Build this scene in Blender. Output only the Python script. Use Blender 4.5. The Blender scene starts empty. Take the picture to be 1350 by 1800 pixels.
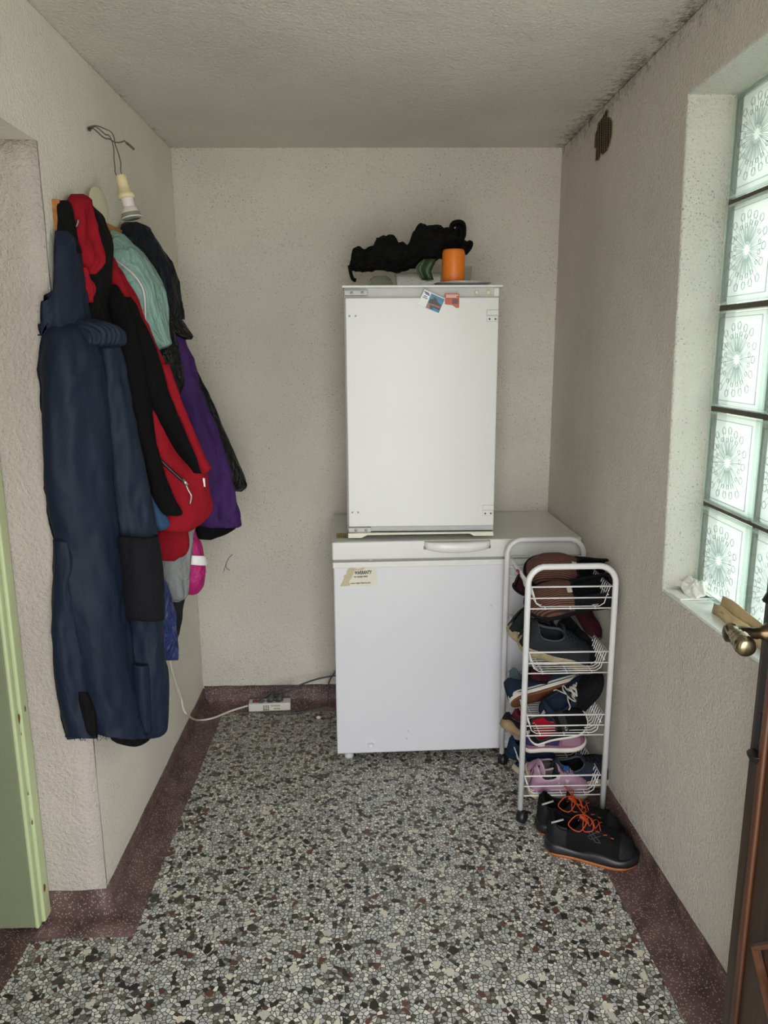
import bpy, bmesh, math, random
from mathutils import Vector, Matrix, noise, Quaternion
random.seed(7)
SC = bpy.context.scene
COL = SC.collection
PI = math.pi
V = Vector

# ---------------------------------------------------------------- camera
F = 1330.0
Zc = V((-38, 6230, 1330)).normalized()
Yc = V((-30, 284, -1330)); Yc = (Yc - Zc * Yc.dot(Zc)).normalized()
Xc = Yc.cross(Zc)
RM = Matrix((Xc, Yc, Zc))            # camera -> world
CAM = V((0, 0, 1.52))
cd = bpy.data.cameras.new('camera'); cam = bpy.data.objects.new('camera', cd); COL.objects.link(cam)
cam.matrix_world = Matrix.Translation(CAM) @ RM.to_4x4()
cd.sensor_fit = 'VERTICAL'; cd.sensor_height = 24; cd.lens = F / 1800 * 24
cd.clip_start = 0.02
SC.camera = cam

def ray(px, py): return RM @ V(((px - 675) / F, (900 - py) / F, -1))
def onY(px, py, y): d = ray(px, py); return CAM + d * (y / d.y)
def onX(px, py, x): d = ray(px, py); return CAM + d * (x / d.x)
def onZ(px, py, z): d = ray(px, py); return CAM + d * ((z - 1.52) / d.z)

XL = -0.736; YB = 3.114; H = 2.277; YJ = 1.845
def XR(y, z): return 0.757 + (3.114 - y) * (0.004 + 0.042 * (1 - z / 2.277))

# ---------------------------------------------------------------- mesh helpers
class MB:
    def __init__(s): s.bm = bmesh.new(); s.mi = 0
    def face(s, vs):
        try: f = s.bm.faces.new(vs); f.material_index = s.mi; return f
        except ValueError: return None
    def box(s, a, b, rot=None, piv=None):
        xs = (a[0], b[0]); ys = (a[1], b[1]); zs = (a[2], b[2])
        v = [s.bm.verts.new((x, y, z)) for x in xs for y in ys for z in zs]
        for q in ((0,1,3,2),(4,6,7,5),(0,4,5,1),(2,3,7,6),(0,2,6,4),(1,5,7,3)): s.face([v[i] for i in q])
        if rot: 
            for w in v: w.co = rot @ (w.co - piv) + piv
        return v
    def tube(s, pts, r, n=8, closed=False, cap=True, smooth_path=0):
        pts = [V(p) for p in pts]
        if smooth_path: pts = cr(pts, smooth_path, closed)
        N = len(pts); rr = r if isinstance(r, (list, tuple)) else None
        rings = []; up = None
        for i, p in enumerate(pts):
            if closed: t = pts[(i+1) % N] - pts[i-1]
            else: t = pts[min(i+1, N-1)] - pts[max(i-1, 0)]
            if t.length < 1e-9: t = V((0,0,1))
            t.normalize()
            if up is None:
                up = V((0,0,1)) if abs(t.z) < .9 else V((1,0,0))
            u = (up - t * up.dot(t))
            if u.length < 1e-6: u = t.orthogonal()
            u.normalize(); up = u; w = t.cross(u)
            R_ = rr[i * (len(rr)-1) // max(N-1,1)] if rr else r
            rings.append([s.bm.verts.new(p + (u * math.cos(2*PI*k/n) + w * math.sin(2*PI*k/n)) * R_) for k in range(n)])
        for i in range(N if closed else N - 1):
            a = rings[i]; b = rings[(i+1) % N]
            for k in range(n): s.face([a[k], a[(k+1) % n], b[(k+1) % n], b[k]])
        if cap and not closed: s.face(rings[0][::-1]); s.face(rings[-1])
    def lathe(s, prof, c=(0,0,0), n=24, axis=None):
        c = V(c); q = V((0,0,1)).rotation_difference(V(axis)) if axis is not None else Quaternion()
        rings = []
        for (r, z) in prof:
            if r < 1e-6: rings.append([s.bm.verts.new(c + q @ V((0,0,z)))])
            else: rings.append([s.bm.verts.new(c + q @ V((r*math.cos(2*PI*k/n), r*math.sin(2*PI*k/n), z))) for k in range(n)])
        for a, b in zip(rings, rings[1:]):
            for k in range(n):
                if len(a) == 1 and len(b) == 1: continue
                if len(a) == 1: s.face([a[0], b[k], b[(k+1)%n]])
                elif len(b) == 1: s.face([a[k], a[(k+1)%n], b[0]])
                else: s.face([a[k], a[(k+1)%n], b[(k+1)%n], b[k]])
    def poly(s, pts, d):             # polygon extruded by vector d
        a = [s.bm.verts.new(V(p)) for p in pts]; b = [s.bm.verts.new(V(p) + V(d)) for p in pts]
        s.face(a); s.face(b[::-1]); n = len(a)
        for i in range(n): s.face([a[i], b[i], b[(i+1)%n], a[(i+1)%n]])
    def grid(s, P, wrap=False, capends=False):
        g = [[s.bm.verts.new(p) for p in row] for row in P]
        n = len(g[0])
        for a, b in zip(g, g[1:]):
            for k in range(n if wrap else n-1): s.face([a[k], a[(k+1)%n], b[(k+1)%n], b[k]])
        if capends: s.face(g[0][::-1]); s.face(g[-1])
        return g
    def build(s, name, mats, parent=None, smooth=False, bevel=0, sub=0, solid=0, recalc=True):
        if recalc: bmesh.ops.recalc_face_normals(s.bm, faces=s.bm.faces)
        me = bpy.data.meshes.new(name); s.bm.to_mesh(me); s.bm.free()
        for m in (mats if isinstance(mats, (list, tuple)) else [mats]): me.materials.append(m)
        if smooth:
            for p in me.polygons: p.use_smooth = True
        o = bpy.data.objects.new(name, me); COL.objects.link(o)
        if parent is not None:
            o.parent = parent
        if solid:
            m = o.modifiers.new('solid', 'SOLIDIFY'); m.thickness = solid; m.offset = -1
        if bevel:
            m = o.modifiers.new('bevel', 'BEVEL'); m.width = bevel; m.segments = 3; m.limit_method = 'ANGLE'; m.angle_limit = .6
            for p in me.polygons: p.use_smooth = True
            w = o.modifiers.new('wn', 'WEIGHTED_NORMAL'); w.keep_sharp = True
        if sub:
            m = o.modifiers.new('sub', 'SUBSURF'); m.levels = sub; m.render_levels = sub
        return o

def cr(pts, k, closed=False):        # Catmull-Rom
    out = []; N = len(pts)
    for i in range(N if closed else N - 1):
        p0 = pts[i-1] if (i > 0 or closed) else pts[0]
        p1 = pts[i]; p2 = pts[(i+1) % N]; p3 = pts[(i+2) % N] if (closed or i + 2 < N) else pts[-1]
        for j in range(k):
            t = j / k
            out.append(0.5 * ((2*p1) + (p2-p0)*t + (2*p0-5*p1+4*p2-p3)*t*t + (3*p1-p0-3*p2+p3)*t**3))
    if not closed: out.append(pts[-1])
    return out

def tag(o, label=None, cat=None, group=None, kind=None):
    if label: o['label'] = label
    if cat: o['category'] = cat
    if group: o['group'] = group
    if kind: o['kind'] = kind
    return o
def empty(name, loc=(0,0,0), label=None, cat=None, group=None, kind=None, rz=0):
    o = bpy.data.objects.new(name, None); COL.objects.link(o); o.location = loc; o.rotation_euler = (0,0,rz)
    o.empty_display_size = .05
    return tag(o, label, cat, group, kind)
def keep(o, root):                   # parts were built in world coordinates
    o.matrix_parent_inverse = Matrix.LocRotScale(root.location, root.rotation_euler, None).inverted()
    return o
def textmesh(name, body, size, mat, parent, M, sx=1.0, thick=0.0003, bold=0):
    cu = bpy.data.curves.new('t', 'FONT'); cu.body = body; cu.size = size; cu.align_x = 'CENTER'; cu.align_y = 'CENTER'
    cu.extrude = thick; cu.offset = bold
    t = bpy.data.objects.new('t', cu); COL.objects.link(t)
    bpy.context.view_layer.update()
    me = bpy.data.meshes.new_from_object(t.evaluated_get(bpy.context.evaluated_depsgraph_get()))
    bpy.data.objects.remove(t)
    me.materials.clear(); me.materials.append(mat)
    me.transform(M @ Matrix.Diagonal((sx, 1, 1, 1)))
    o = bpy.data.objects.new(name, me); COL.objects.link(o); o.parent = parent
    return o

# ---------------------------------------------------------------- materials
def lin(c):
    if isinstance(c, str):
        c = [int(c[i:i+2], 16) / 255 for i in (0, 2, 4)]
        c = [x/12.92 if x <= .04045 else ((x+.055)/1.055)**2.4 for x in c]
    return (c[0], c[1], c[2], 1)
def newmat(name):
    m = bpy.data.materials.new(name); m.use_nodes = True; nt = m.node_tree
    return m, nt, nt.nodes, nt.links, nt.nodes['Principled BSDF']
def mat(name, c, rough=.5, metal=0, var=.06, vscale=30, bump=0, bscale=200, spec=.5, trans=0, alpha=1, sheen=0, coat=0, stretch=(1,1,1), detail=4):
    m, nt, N, L, b = newmat(name)
    tc = N.new('ShaderNodeTexCoord'); mp = N.new('ShaderNodeMapping'); mp.inputs['Scale'].default_value = stretch
    L.new(tc.outputs['Object'], mp.inputs[0])
    nz = N.new('ShaderNodeTexNoise'); nz.inputs['Scale'].default_value = vscale; nz.inputs['Detail'].default_value = detail
    L.new(mp.outputs[0], nz.inputs[0])
    mx = N.new('ShaderNodeMix'); mx.data_type = 'RGBA'
    c = lin(c)
    mx.inputs[6].default_value = tuple(max(0, x*(1-var*2)) for x in c[:3]) + (1,)
    mx.inputs[7].default_value = tuple(min(1, x*(1+var*2)) for x in c[:3]) + (1,)
    L.new(nz.outputs[0], mx.inputs[0]); L.new(mx.outputs[2], b.inputs['Base Color'])
    b.inputs['Roughness'].default_value = rough; b.inputs['Metallic'].default_value = metal
    b.inputs['Specular IOR Level'].default_value = spec
    b.inputs['Transmission Weight'].default_value = trans; b.inputs['Alpha'].default_value = alpha
    b.inputs['Sheen Weight'].default_value = sheen; b.inputs['Coat Weight'].default_value = coat
    if bump:
        n2 = N.new('ShaderNodeTexNoise'); n2.inputs['Scale'].default_value = bscale; n2.inputs['Detail'].default_value = 3
        L.new(mp.outputs[0], n2.inputs[0])
        bp = N.new('ShaderNodeBump'); bp.inputs['Strength'].default_value = bump; bp.inputs['Distance'].default_value = .002
        L.new(n2.outputs[0], bp.inputs['Height']); L.new(bp.outputs[0], b.inputs['Normal'])
    return m

def ramp(N, stops, interp='LINEAR'):
    r = N.new('ShaderNodeValToRGB'); r.color_ramp.interpolation = interp
    e = r.color_ramp.elements
    while len(e) < len(stops): e.new(.5)
    for el, (p, c) in zip(e, stops): el.position = p; el.color = c if len(c) == 4 else lin(c)
    return r
def math_n(N, L, op, a, b=None, c=None):
    n = N.new('ShaderNodeMath'); n.operation = op
    for i, v in enumerate((a, b, c)):
        if v is None: continue
        if isinstance(v, (int, float)): n.inputs[i].default_value = v
        else: L.new(v, n.inputs[i])
    return n.outputs[0]

def plaster(name, base, bump=.5, bscale=140, pits=.5, mould=0, stipple=0):
    m, nt, N, L, b = newmat(name)
    tc = N.new('ShaderNodeTexCoord'); P = tc.outputs['Object']
    big = N.new('ShaderNodeTexNoise'); big.inputs['Scale'].default_value = 2.2; big.inputs['Detail'].default_value = 5; L.new(P, big.inputs[0])
    c = lin(base)
    r1 = ramp(N, [(.3, tuple(x*.9 for x in c[:3])+(1,)), (.7, tuple(min(1,x*1.04) for x in c[:3])+(1,))]); L.new(big.outputs[0], r1.inputs[0])
    # small dark pits in the roughcast
    pn = N.new('ShaderNodeTexNoise'); pn.inputs['Scale'].default_value = 230; pn.inputs['Detail'].default_value = 3; pn.inputs['Roughness'].default_value=.6
    mp = N.new('ShaderNodeMapping'); mp.inputs['Scale'].default_value = (1, 1, .7); L.new(P, mp.inputs[0]); L.new(mp.outputs[0], pn.inputs[0])
    cl = N.new('ShaderNodeTexNoise'); cl.inputs['Scale'].default_value = 3.5; cl.inputs['Detail'].default_value = 3; L.new(P, cl.inputs[0])
    thr = math_n(N, L, 'MULTIPLY_ADD', cl.outputs[0], -.16, .42 - .015 + .03*pits)
    pit = math_n(N, L, 'LESS_THAN', pn.outputs[0], thr)
    pitc = N.new('ShaderNodeMix'); pitc.data_type = 'RGBA'; pitc.inputs[7].default_value = lin('5c5348')
    L.new(math_n(N, L, 'MULTIPLY', pit, .55*min(1,pits*1.5)), pitc.inputs[0]); L.new(r1.outputs[0], pitc.inputs[6])
    col = pitc.outputs[2]
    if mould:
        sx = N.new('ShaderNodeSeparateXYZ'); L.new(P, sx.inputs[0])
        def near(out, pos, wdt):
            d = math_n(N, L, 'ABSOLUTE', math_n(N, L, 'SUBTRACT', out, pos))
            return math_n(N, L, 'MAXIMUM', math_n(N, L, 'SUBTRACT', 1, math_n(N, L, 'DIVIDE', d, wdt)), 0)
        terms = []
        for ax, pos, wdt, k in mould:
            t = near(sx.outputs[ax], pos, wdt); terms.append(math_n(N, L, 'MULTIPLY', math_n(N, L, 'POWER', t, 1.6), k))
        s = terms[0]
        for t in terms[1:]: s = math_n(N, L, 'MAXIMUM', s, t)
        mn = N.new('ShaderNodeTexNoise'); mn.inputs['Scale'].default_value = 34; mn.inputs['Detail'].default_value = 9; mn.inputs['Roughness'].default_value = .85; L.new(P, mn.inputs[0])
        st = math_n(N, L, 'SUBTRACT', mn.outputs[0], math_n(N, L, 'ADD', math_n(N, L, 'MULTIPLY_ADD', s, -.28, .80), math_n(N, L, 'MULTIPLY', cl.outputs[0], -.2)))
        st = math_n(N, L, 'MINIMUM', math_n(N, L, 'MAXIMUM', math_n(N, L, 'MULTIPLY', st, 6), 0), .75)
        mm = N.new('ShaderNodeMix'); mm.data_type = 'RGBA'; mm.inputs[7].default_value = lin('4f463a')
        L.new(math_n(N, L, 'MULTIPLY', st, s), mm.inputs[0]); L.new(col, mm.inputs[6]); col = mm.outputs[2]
    L.new(col, b.inputs['Base Color'])
    b.inputs['Roughness'].default_value = .93; b.inputs['Specular IOR Level'].default_value = .15
    n1 = N.new('ShaderNodeTexNoise'); n1.inputs['Scale'].default_value = bscale; n1.inputs['Detail'].default_value = 5; n1.inputs['Roughness'].default_value = .65; L.new(P, n1.inputs[0])
    n2 = N.new('ShaderNodeTexNoise'); n2.inputs['Scale'].default_value = 9; n2.inputs['Detail'].default_value = 2; L.new(P, n2.inputs[0])
    h = math_n(N, L, 'ADD', math_n(N, L, 'MULTIPLY', n1.outputs[0], 2.0), math_n(N, L, 'MULTIPLY', n2.outputs[0], 2.5))
    h = math_n(N, L, 'SUBTRACT', h, math_n(N, L, 'MULTIPLY', pit, .5*pits))
    bp = N.new('ShaderNodeBump'); bp.inputs['Strength'].default_value = bump; bp.inputs['Distance'].default_value = .006
    L.new(h, bp.inputs['Height']); L.new(bp.outputs[0], b.inputs['Normal'])
    return m

def terrazzo():
    m, nt, N, L, b = newmat('terrazzo chips')
    tc = N.new('ShaderNodeTexCoord'); P = tc.outputs['Object']
    wob = N.new('ShaderNodeTexNoise'); wob.inputs['Scale'].default_value = 60; L.new(P, wob.inputs[0])
    ad = N.new('ShaderNodeVectorMath'); ad.operation = 'MULTIPLY_ADD'; ad.inputs[1].default_value = (.006,)*3
    L.new(wob.outputs['Color'], ad.inputs[0]); L.new(P, ad.inputs[2]); PP = ad.outputs[0]
    def layer(scale, stops, gap):
        v = N.new('ShaderNodeTexVoronoi'); v.voronoi_dimensions = '2D'; v.inputs['Scale'].default_value = scale; L.new(PP, v.inputs['Vector'])
        e = N.new('ShaderNodeTexVoronoi'); e.voronoi_dimensions = '2D'; e.feature = 'DISTANCE_TO_EDGE'; e.inputs['Scale'].default_value = scale; L.new(PP, e.inputs['Vector'])
        sp = N.new('ShaderNodeSeparateColor'); L.new(v.outputs['Color'], sp.inputs[0])
        r = ramp(N, stops, 'CONSTANT'); L.new(sp.outputs[0], r.inputs[0])
        g = math_n(N, L, 'GREATER_THAN', e.outputs[0], gap)
        return r.outputs[0], g, sp
    pal = [(0,'c4c5c2'),(.16,'b2b4b1'),(.3,'d3d2ca'),(.42,'928f84'),(.54,'e6e3d6'),(.64,'bdbfbd'),(.75,'efebdc'),(.81,'6b655a'),(.88,'2a2b28'),(.93,'5a3a30'),(.965,'4b4d46')]
    c1, g1, s1 = layer(92, pal, .085)
    pal2 = [(0,'1d1e1d'),(.3,'d8d3bd'),(.5,'603f34'),(.68,'c3c1b5'),(.85,'3d4039')]
    c2, g2, s2 = layer(44, pal2, .13)
    base = N.new('ShaderNodeMix'); base.data_type = 'RGBA'; base.inputs[6].default_value = lin('35322c'); L.new(g1, base.inputs[0]); L.new(c1, base.inputs[7])
    pick = math_n(N, L, 'MULTIPLY', g2, math_n(N, L, 'GREATER_THAN', s2.outputs[1], .86))
    mx = N.new('ShaderNodeMix'); mx.data_type = 'RGBA'; L.new(pick, mx.inputs[0]); L.new(base.outputs[2], mx.inputs[6]); L.new(c2, mx.inputs[7])
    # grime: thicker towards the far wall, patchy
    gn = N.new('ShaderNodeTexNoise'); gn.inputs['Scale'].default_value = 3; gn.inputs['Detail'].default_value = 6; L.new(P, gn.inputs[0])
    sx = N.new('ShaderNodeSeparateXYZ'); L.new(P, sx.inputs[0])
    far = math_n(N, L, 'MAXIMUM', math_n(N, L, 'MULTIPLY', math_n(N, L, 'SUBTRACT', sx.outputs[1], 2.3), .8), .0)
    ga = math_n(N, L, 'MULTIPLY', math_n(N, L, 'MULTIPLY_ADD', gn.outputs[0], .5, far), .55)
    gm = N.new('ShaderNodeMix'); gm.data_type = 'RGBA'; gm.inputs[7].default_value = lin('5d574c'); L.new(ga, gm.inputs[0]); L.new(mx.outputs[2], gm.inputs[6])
    L.new(gm.outputs[2], b.inputs['Base Color'])
    b.inputs['Roughness'].default_value = .42; b.inputs['Specular IOR Level'].default_value = .35
    return m

def red_terrazzo():
    m, nt, N, L, b = newmat('maroon speckled terrazzo')
    tc = N.new('ShaderNodeTexCoord'); P = tc.outputs['Object']
    v = N.new('ShaderNodeTexVoronoi'); v.inputs['Scale'].default_value = 190; L.new(P, v.inputs['Vector'])
    sp = N.new('ShaderNodeSeparateColor'); L.new(v.outputs['Color'], sp.inputs[0])
    dot = math_n(N, L, 'MULTIPLY', math_n(N, L, 'LESS_THAN', v.outputs['Distance'], .35), math_n(N, L, 'GREATER_THAN', sp.outputs[0], .55))
    nz = N.new('ShaderNodeTexNoise'); nz.inputs['Scale'].default_value = 12; nz.inputs['Detail'].default_value = 6; L.new(P, nz.inputs[0])
    r = ramp(N, [(.3, '3f3130'), (.5, '5b4644'), (.7, '6a5552')]); L.new(nz.outputs[0], r.inputs[0])
    mx = N.new('ShaderNodeMix'); mx.data_type = 'RGBA'; mx.inputs[7].default_value = lin('b39d96')
    L.new(math_n(N, L, 'MULTIPLY', dot, .7), mx.inputs[0]); L.new(r.outputs[0], mx.inputs[6]); L.new(mx.outputs[2], b.inputs['Base Color'])
    b.inputs['Roughness'].default_value = .5; b.inputs['Specular IOR Level'].default_value = .3
    return m

def wood(name, a, c, rough=.5, axis=2):
    m, nt, N, L, b = newmat(name)
    tc = N.new('ShaderNodeTexCoord'); mp = N.new('ShaderNodeMapping'); s = [40, 40, 40]; s[axis] = 2.5; mp.inputs['Scale'].default_value = s
    L.new(tc.outputs['Object'], mp.inputs[0])
    nz = N.new('ShaderNodeTexNoise'); nz.inputs['Scale'].default_value = 1.5; nz.inputs['Detail'].default_value = 7; L.new(mp.outputs[0], nz.inputs[0])
    r = ramp(N, [(.32, a), (.68, c)]); L.new(nz.outputs[0], r.inputs[0]); L.new(r.outputs[0], b.inputs['Base Color'])
    b.inputs['Roughness'].default_value = rough
    bp = N.new('ShaderNodeBump'); bp.inputs['Strength'].default_value = .3; bp.inputs['Distance'].default_value = .002; L.new(nz.outputs[0], bp.inputs['Height']); L.new(bp.outputs[0], b.inputs['Normal'])
    return m

def glassy(name, tint, gloss=.25, rough=.05, diff=.12):
    m, nt, N, L, b = newmat(name); N.remove(b); out = N['Material Output']
    tr = N.new('ShaderNodeBsdfTransparent'); tr.inputs[0].default_value = lin(tint)
    gl = N.new('ShaderNodeBsdfGlossy'); gl.inputs['Roughness'].default_value = rough
    tl = N.new('ShaderNodeBsdfTranslucent'); tl.inputs[0].default_value = lin(tint)
    fr = N.new('ShaderNodeFresnel'); fr.inputs[0].default_value = 1.45
    m1 = N.new('ShaderNodeMixShader'); m1.inputs[0].default_value = diff; L.new(tr.outputs[0], m1.inputs[1]); L.new(tl.outputs[0], m1.inputs[2])
    m2 = N.new('ShaderNodeMixShader'); ge = N.new('ShaderNodeNewGeometry'); L.new(math_n(N, L, 'MULTIPLY', math_n(N, L, 'MULTIPLY', fr.outputs[0], min(1, gloss*4)), math_n(N, L, 'SUBTRACT', 1, ge.outputs['Backfacing'])), m2.inputs[0]); L.new(m1.outputs[0], m2.inputs[1]); L.new(gl.outputs[0], m2.inputs[2])
    L.new(m2.outputs[0], out.inputs[0])
    return m

def cloth(name, c, rough=.85, sheen=.2, weave=900, bump=.25, var=.1, spec=.2, wrinkle=0, wsc=22):
    m = mat(name, c, rough=rough, var=var, vscale=14, bump=bump, bscale=weave, spec=spec, sheen=0)
    if wrinkle:
        nt = m.node_tree; N = nt.nodes; L = nt.links; b = N['Principled BSDF']; old = b.inputs['Normal'].links[0].from_node
        tc = N.new('ShaderNodeTexCoord'); w = N.new('ShaderNodeTexNoise'); w.inputs['Scale'].default_value = wsc; w.inputs['Detail'].default_value = 3; w.inputs['Distortion'].default_value = 1.2
        mp = N.new('ShaderNodeMapping'); mp.inputs['Scale'].default_value = (1, 1, .55); L.new(tc.outputs['Object'], mp.inputs[0]); L.new(mp.outputs[0], w.inputs[0])
        bp = N.new('ShaderNodeBump'); bp.inputs['Strength'].default_value = wrinkle; bp.inputs['Distance'].default_value = .028
        L.new(w.outputs[0], bp.inputs['Height']); L.new(bp.outputs[0], old.inputs['Normal'])
    return m

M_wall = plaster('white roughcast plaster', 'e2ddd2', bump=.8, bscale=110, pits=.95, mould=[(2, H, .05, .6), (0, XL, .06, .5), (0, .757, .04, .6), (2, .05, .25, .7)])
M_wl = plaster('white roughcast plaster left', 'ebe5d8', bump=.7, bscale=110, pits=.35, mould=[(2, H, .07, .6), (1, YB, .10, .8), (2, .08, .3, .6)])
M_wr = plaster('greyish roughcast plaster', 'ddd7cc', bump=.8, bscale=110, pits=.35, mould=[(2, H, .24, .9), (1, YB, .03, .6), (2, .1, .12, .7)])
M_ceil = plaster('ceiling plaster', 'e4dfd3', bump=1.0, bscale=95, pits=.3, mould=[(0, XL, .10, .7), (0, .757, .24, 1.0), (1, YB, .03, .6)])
M_jamb = plaster('coarse stippled plaster', 'd2c8bf', bump=1.0, bscale=95, pits=.2)
M_reveal = plaster('coarse reveal plaster', 'dedcd0', bump=.9, bscale=110, pits=.9)
M_ter = terrazzo(); M_red = red_terrazzo()
M_enam = mat('white enamel', 'd6d8d6', rough=.28, var=.015, vscale=4, spec=.5, bump=.03, bscale=500)
M_frz = mat('white freezer enamel', 'd7d7dc', rough=.32, var=.015, vscale=4, bump=.12, bscale=900)
M_grey = mat('pale grey plastic', 'b9bab8', rough=.4)
M_gasket = mat('grey gasket', '8f9092', rough=.6)
M_dark = mat('black plastic', '151515', rough=.45)
M_blk = cloth('black fabric', '08080a', rough=.85, wrinkle=.5)
M_screw = mat('steel screw', '6b6862', rough=.35, metal=.8)
M_cream = mat('cream plastic', 'dcd7b8', rough=.45)
M_ink = mat('black ink', '191919', rough=.6)
M_paper = mat('paper', 'ddd8c8', rough=.7, var=.03)
M_torn = mat('torn paper backing', 'c3b698', rough=.85, var=.12, vscale=60)
M_wire = mat('white coated wire', 'dcdcda', rough=.35, var=.02)
M_green_shade = mat('shaded green paint', '7f866a', rough=.45, var=.05, vscale=8, bump=.3, bscale=40)  # darker copy of the door green; the leaf's shade is in the colour
M_green_lit = mat('lit green paint', 'b9c598', rough=.4, var=.05, vscale=8, bump=.3, bscale=60)  # paler copy of the door green; window light is in the colour
M_door = wood('dark brown door wood', '241912', '3d2a1f', rough=.42)
M_doorr = wood('worn red brown wood', '38200f', '5b3620', rough=.4)
M_brass = mat('aged dark brass', '5a4a36', rough=.28, metal=.9, var=.3, vscale=60)
M_brass2 = mat('worn shiny brass', '94886c', rough=.22, metal=.95, var=.15, vscale=60)
M_lath = wood('orange pine', '8a5528', 'b27638', rough=.45, axis=1)

# ---------------------------------------------------------------- setting
def structure(o, label=None): o['kind'] = 'structure'; return o
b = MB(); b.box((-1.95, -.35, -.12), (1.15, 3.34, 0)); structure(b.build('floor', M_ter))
b = MB(); b.box((-1.95, -.35, H), (1.15, 3.34, H + .15)); structure(b.build('ceiling', M_ceil))
b = MB(); b.box((-1.15, YB, 0), (1.1, YB + .22, H)); structure(b.build('wall_back', M_wall))
# left wall: pier with the coats, lintel over the recess, near piece
b = MB()
b.box((-1.15, YJ, 0), (XL, YB, H))
structure(b.build('wall_left', M_wl, bevel=.004))
b = MB(); b.box((-1.15, -.1, 1.985), (XL, YJ + .001, H)); b.box((-1.15, -.1, 0), (XL, .72, 1.985)); structure(b.build('wall_left_near', M_wl))  # lower block is out of view, added for the light
b = MB(); b.box((-1.95, YJ, 0), (-1.15, YJ + .2, H)); b.box((-1.95, -.1, 0), (-1.75, YJ, H)); b.box((-1.75, -.1, 0), (-1.15, .72, H)); b.box((-1.75,.72,2.05),(-1.15,YJ,H)); structure(b.build('wall_recess_added', M_jamb))  # unseen walls added to close the recess against light leaks
# coarse plaster skin on the side of the pier that faces the room entrance
b = MB()
P = []
for i in range(41):
    z = 1.985 * i / 40; row = []
    for j in range(9):
        x = -1.15 + (XL + .001 + 1.15) * j / 8
        r = .004 * (1 if j == 8 else 0)
        row.append(V((x , YJ - .006 + r + .003 * noise.noise(V((x*9, z*9, 3))), z)))
    P.append(row)
b.grid(P); structure(b.build('trim_1', M_jamb, smooth=True, solid=-.012))
# right wall with window opening
YW1 = 1.94; YW0 = .62; ZS = .878; ZT = 2.108
b = MB()
yc = [-.1, .3, YW0, 1.3, YW1, 2.5, YB + .01]; zc = [0, .45, ZS, 1.5, ZT, H]
inn = [[b.bm.verts.new((XR(y, z), y, z)) for z in zc] for y in yc]
out = [[b.bm.verts.new((1.09, y, z)) for z in zc] for y in yc]
def solidcell(i, j): return not (2 <= i < 4 and 2 <= j < 4)
for i in range(6):
    for j in range(5):
        if not (0 <= i < 6 and 0 <= j < 5) or not solidcell(i, j): continue
        b.face([inn[i][j], inn[i][j+1], inn[i+1][j+1], inn[i+1][j]])
        b.face([out[i][j], out[i+1][j], out[i+1][j+1], out[i][j+1]])
for (i0, j0, i1, j1) in [(2,2,2,4),(4,2,4,4)]:
    for j in (2, 3): b.mi = 1; b.face([inn[i0][j], out[i0][j], out[i0][j+1], inn[i0][j+1]])
for i in (2, 3):
    b.mi = 1; b.face([inn[i][2], out[i][2], out[i+1][2], inn[i+1][2]]); b.face([inn[i][4], out[i][4], out[i+1][4], inn[i+1][4]])
b.mi = 0
for i in range(6):
    b.face([inn[i][0], out[i][0], out[i+1][0], inn[i+1][0]]); b.face([inn[i][5], inn[i+1][5], out[i+1][5], out[i][5]])
for j in range(5):
    b.face([inn[0][j], inn[0][j+1], out[0][j+1], out[0][j]]); b.face([inn[6][j], out[6][j], out[6][j+1], inn[6][j+1]])
structure(b.build('wall_right', [M_wr, M_reveal], bevel=.006))
# front wall around the open entrance
b = MB(); b.box((-1.15, -.3, 0), (-.42, -.1, H)); b.box((.64, -.3, 0), (1.09, -.1, H)); b.box((-.42, -.3, 2.08), (.64, -.1, H)); structure(b.build('wall_front', M_wl))

# skirting: cove of maroon terrazzo
def cove(name, line, inward, h=.078, bw=.1):
    # line: list of (x,y) along the wall foot; inward: unit vectors per point
    prof = [(0.0, h), (.006, h), (.008, h*.6), (.013, h*.32), (.026, .009), (.04, .0028), (bw, .0028), (bw, -.001)]
    b = MB(); P = []
    pts = []; ins = []
    for (p, q), (a, c) in zip(zip(line, line[1:]), zip(inward, inward[1:])):
        n = max(2, int((V(q) - V(p)).length / .03))
        for k in range(n): pts.append(V(p).lerp(V(q), k/n)); ins.append(V(a).lerp(V(c), k/n))
    pts.append(V(line[-1])); ins.append(V(inward[-1]))
    for i, (p, w) in enumerate(zip(pts, ins)):
        jit = .004 * noise.noise(V((p.x*14, p.y*14, .3)))
        P.append([V((p.x + w.x*d, p.y + w.y*d, z + (jit if z > .05 else 0))) for d, z in prof])
    b.grid(P); o = b.build(name, M_red, smooth=True, recalc=True); return structure(o)
cove('baseboard_left', [(XL, YB), (XL, YJ), (-.9, YJ)], [(1, -1), (1, -1), (0, -1)], h=.07)
cove('baseboard_back', [(XL, YB), (.76, YB)], [(1, -1), (0, -1)], h=.08)
cove('baseboard_right', [(XR(YB, 0), YB), (XR(1.0, 0), 1.0)], [(-1, 0), (-1, 0)], h=.085, bw=.115)
b = MB(); b.box((-1.75, .72, -.001), (-.905, YJ, .0026)); b.box((-.905, YJ-.108, -.001), (-.85, YJ-.006, .0026))
structure(b.build('trim_2', M_red))

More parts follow.
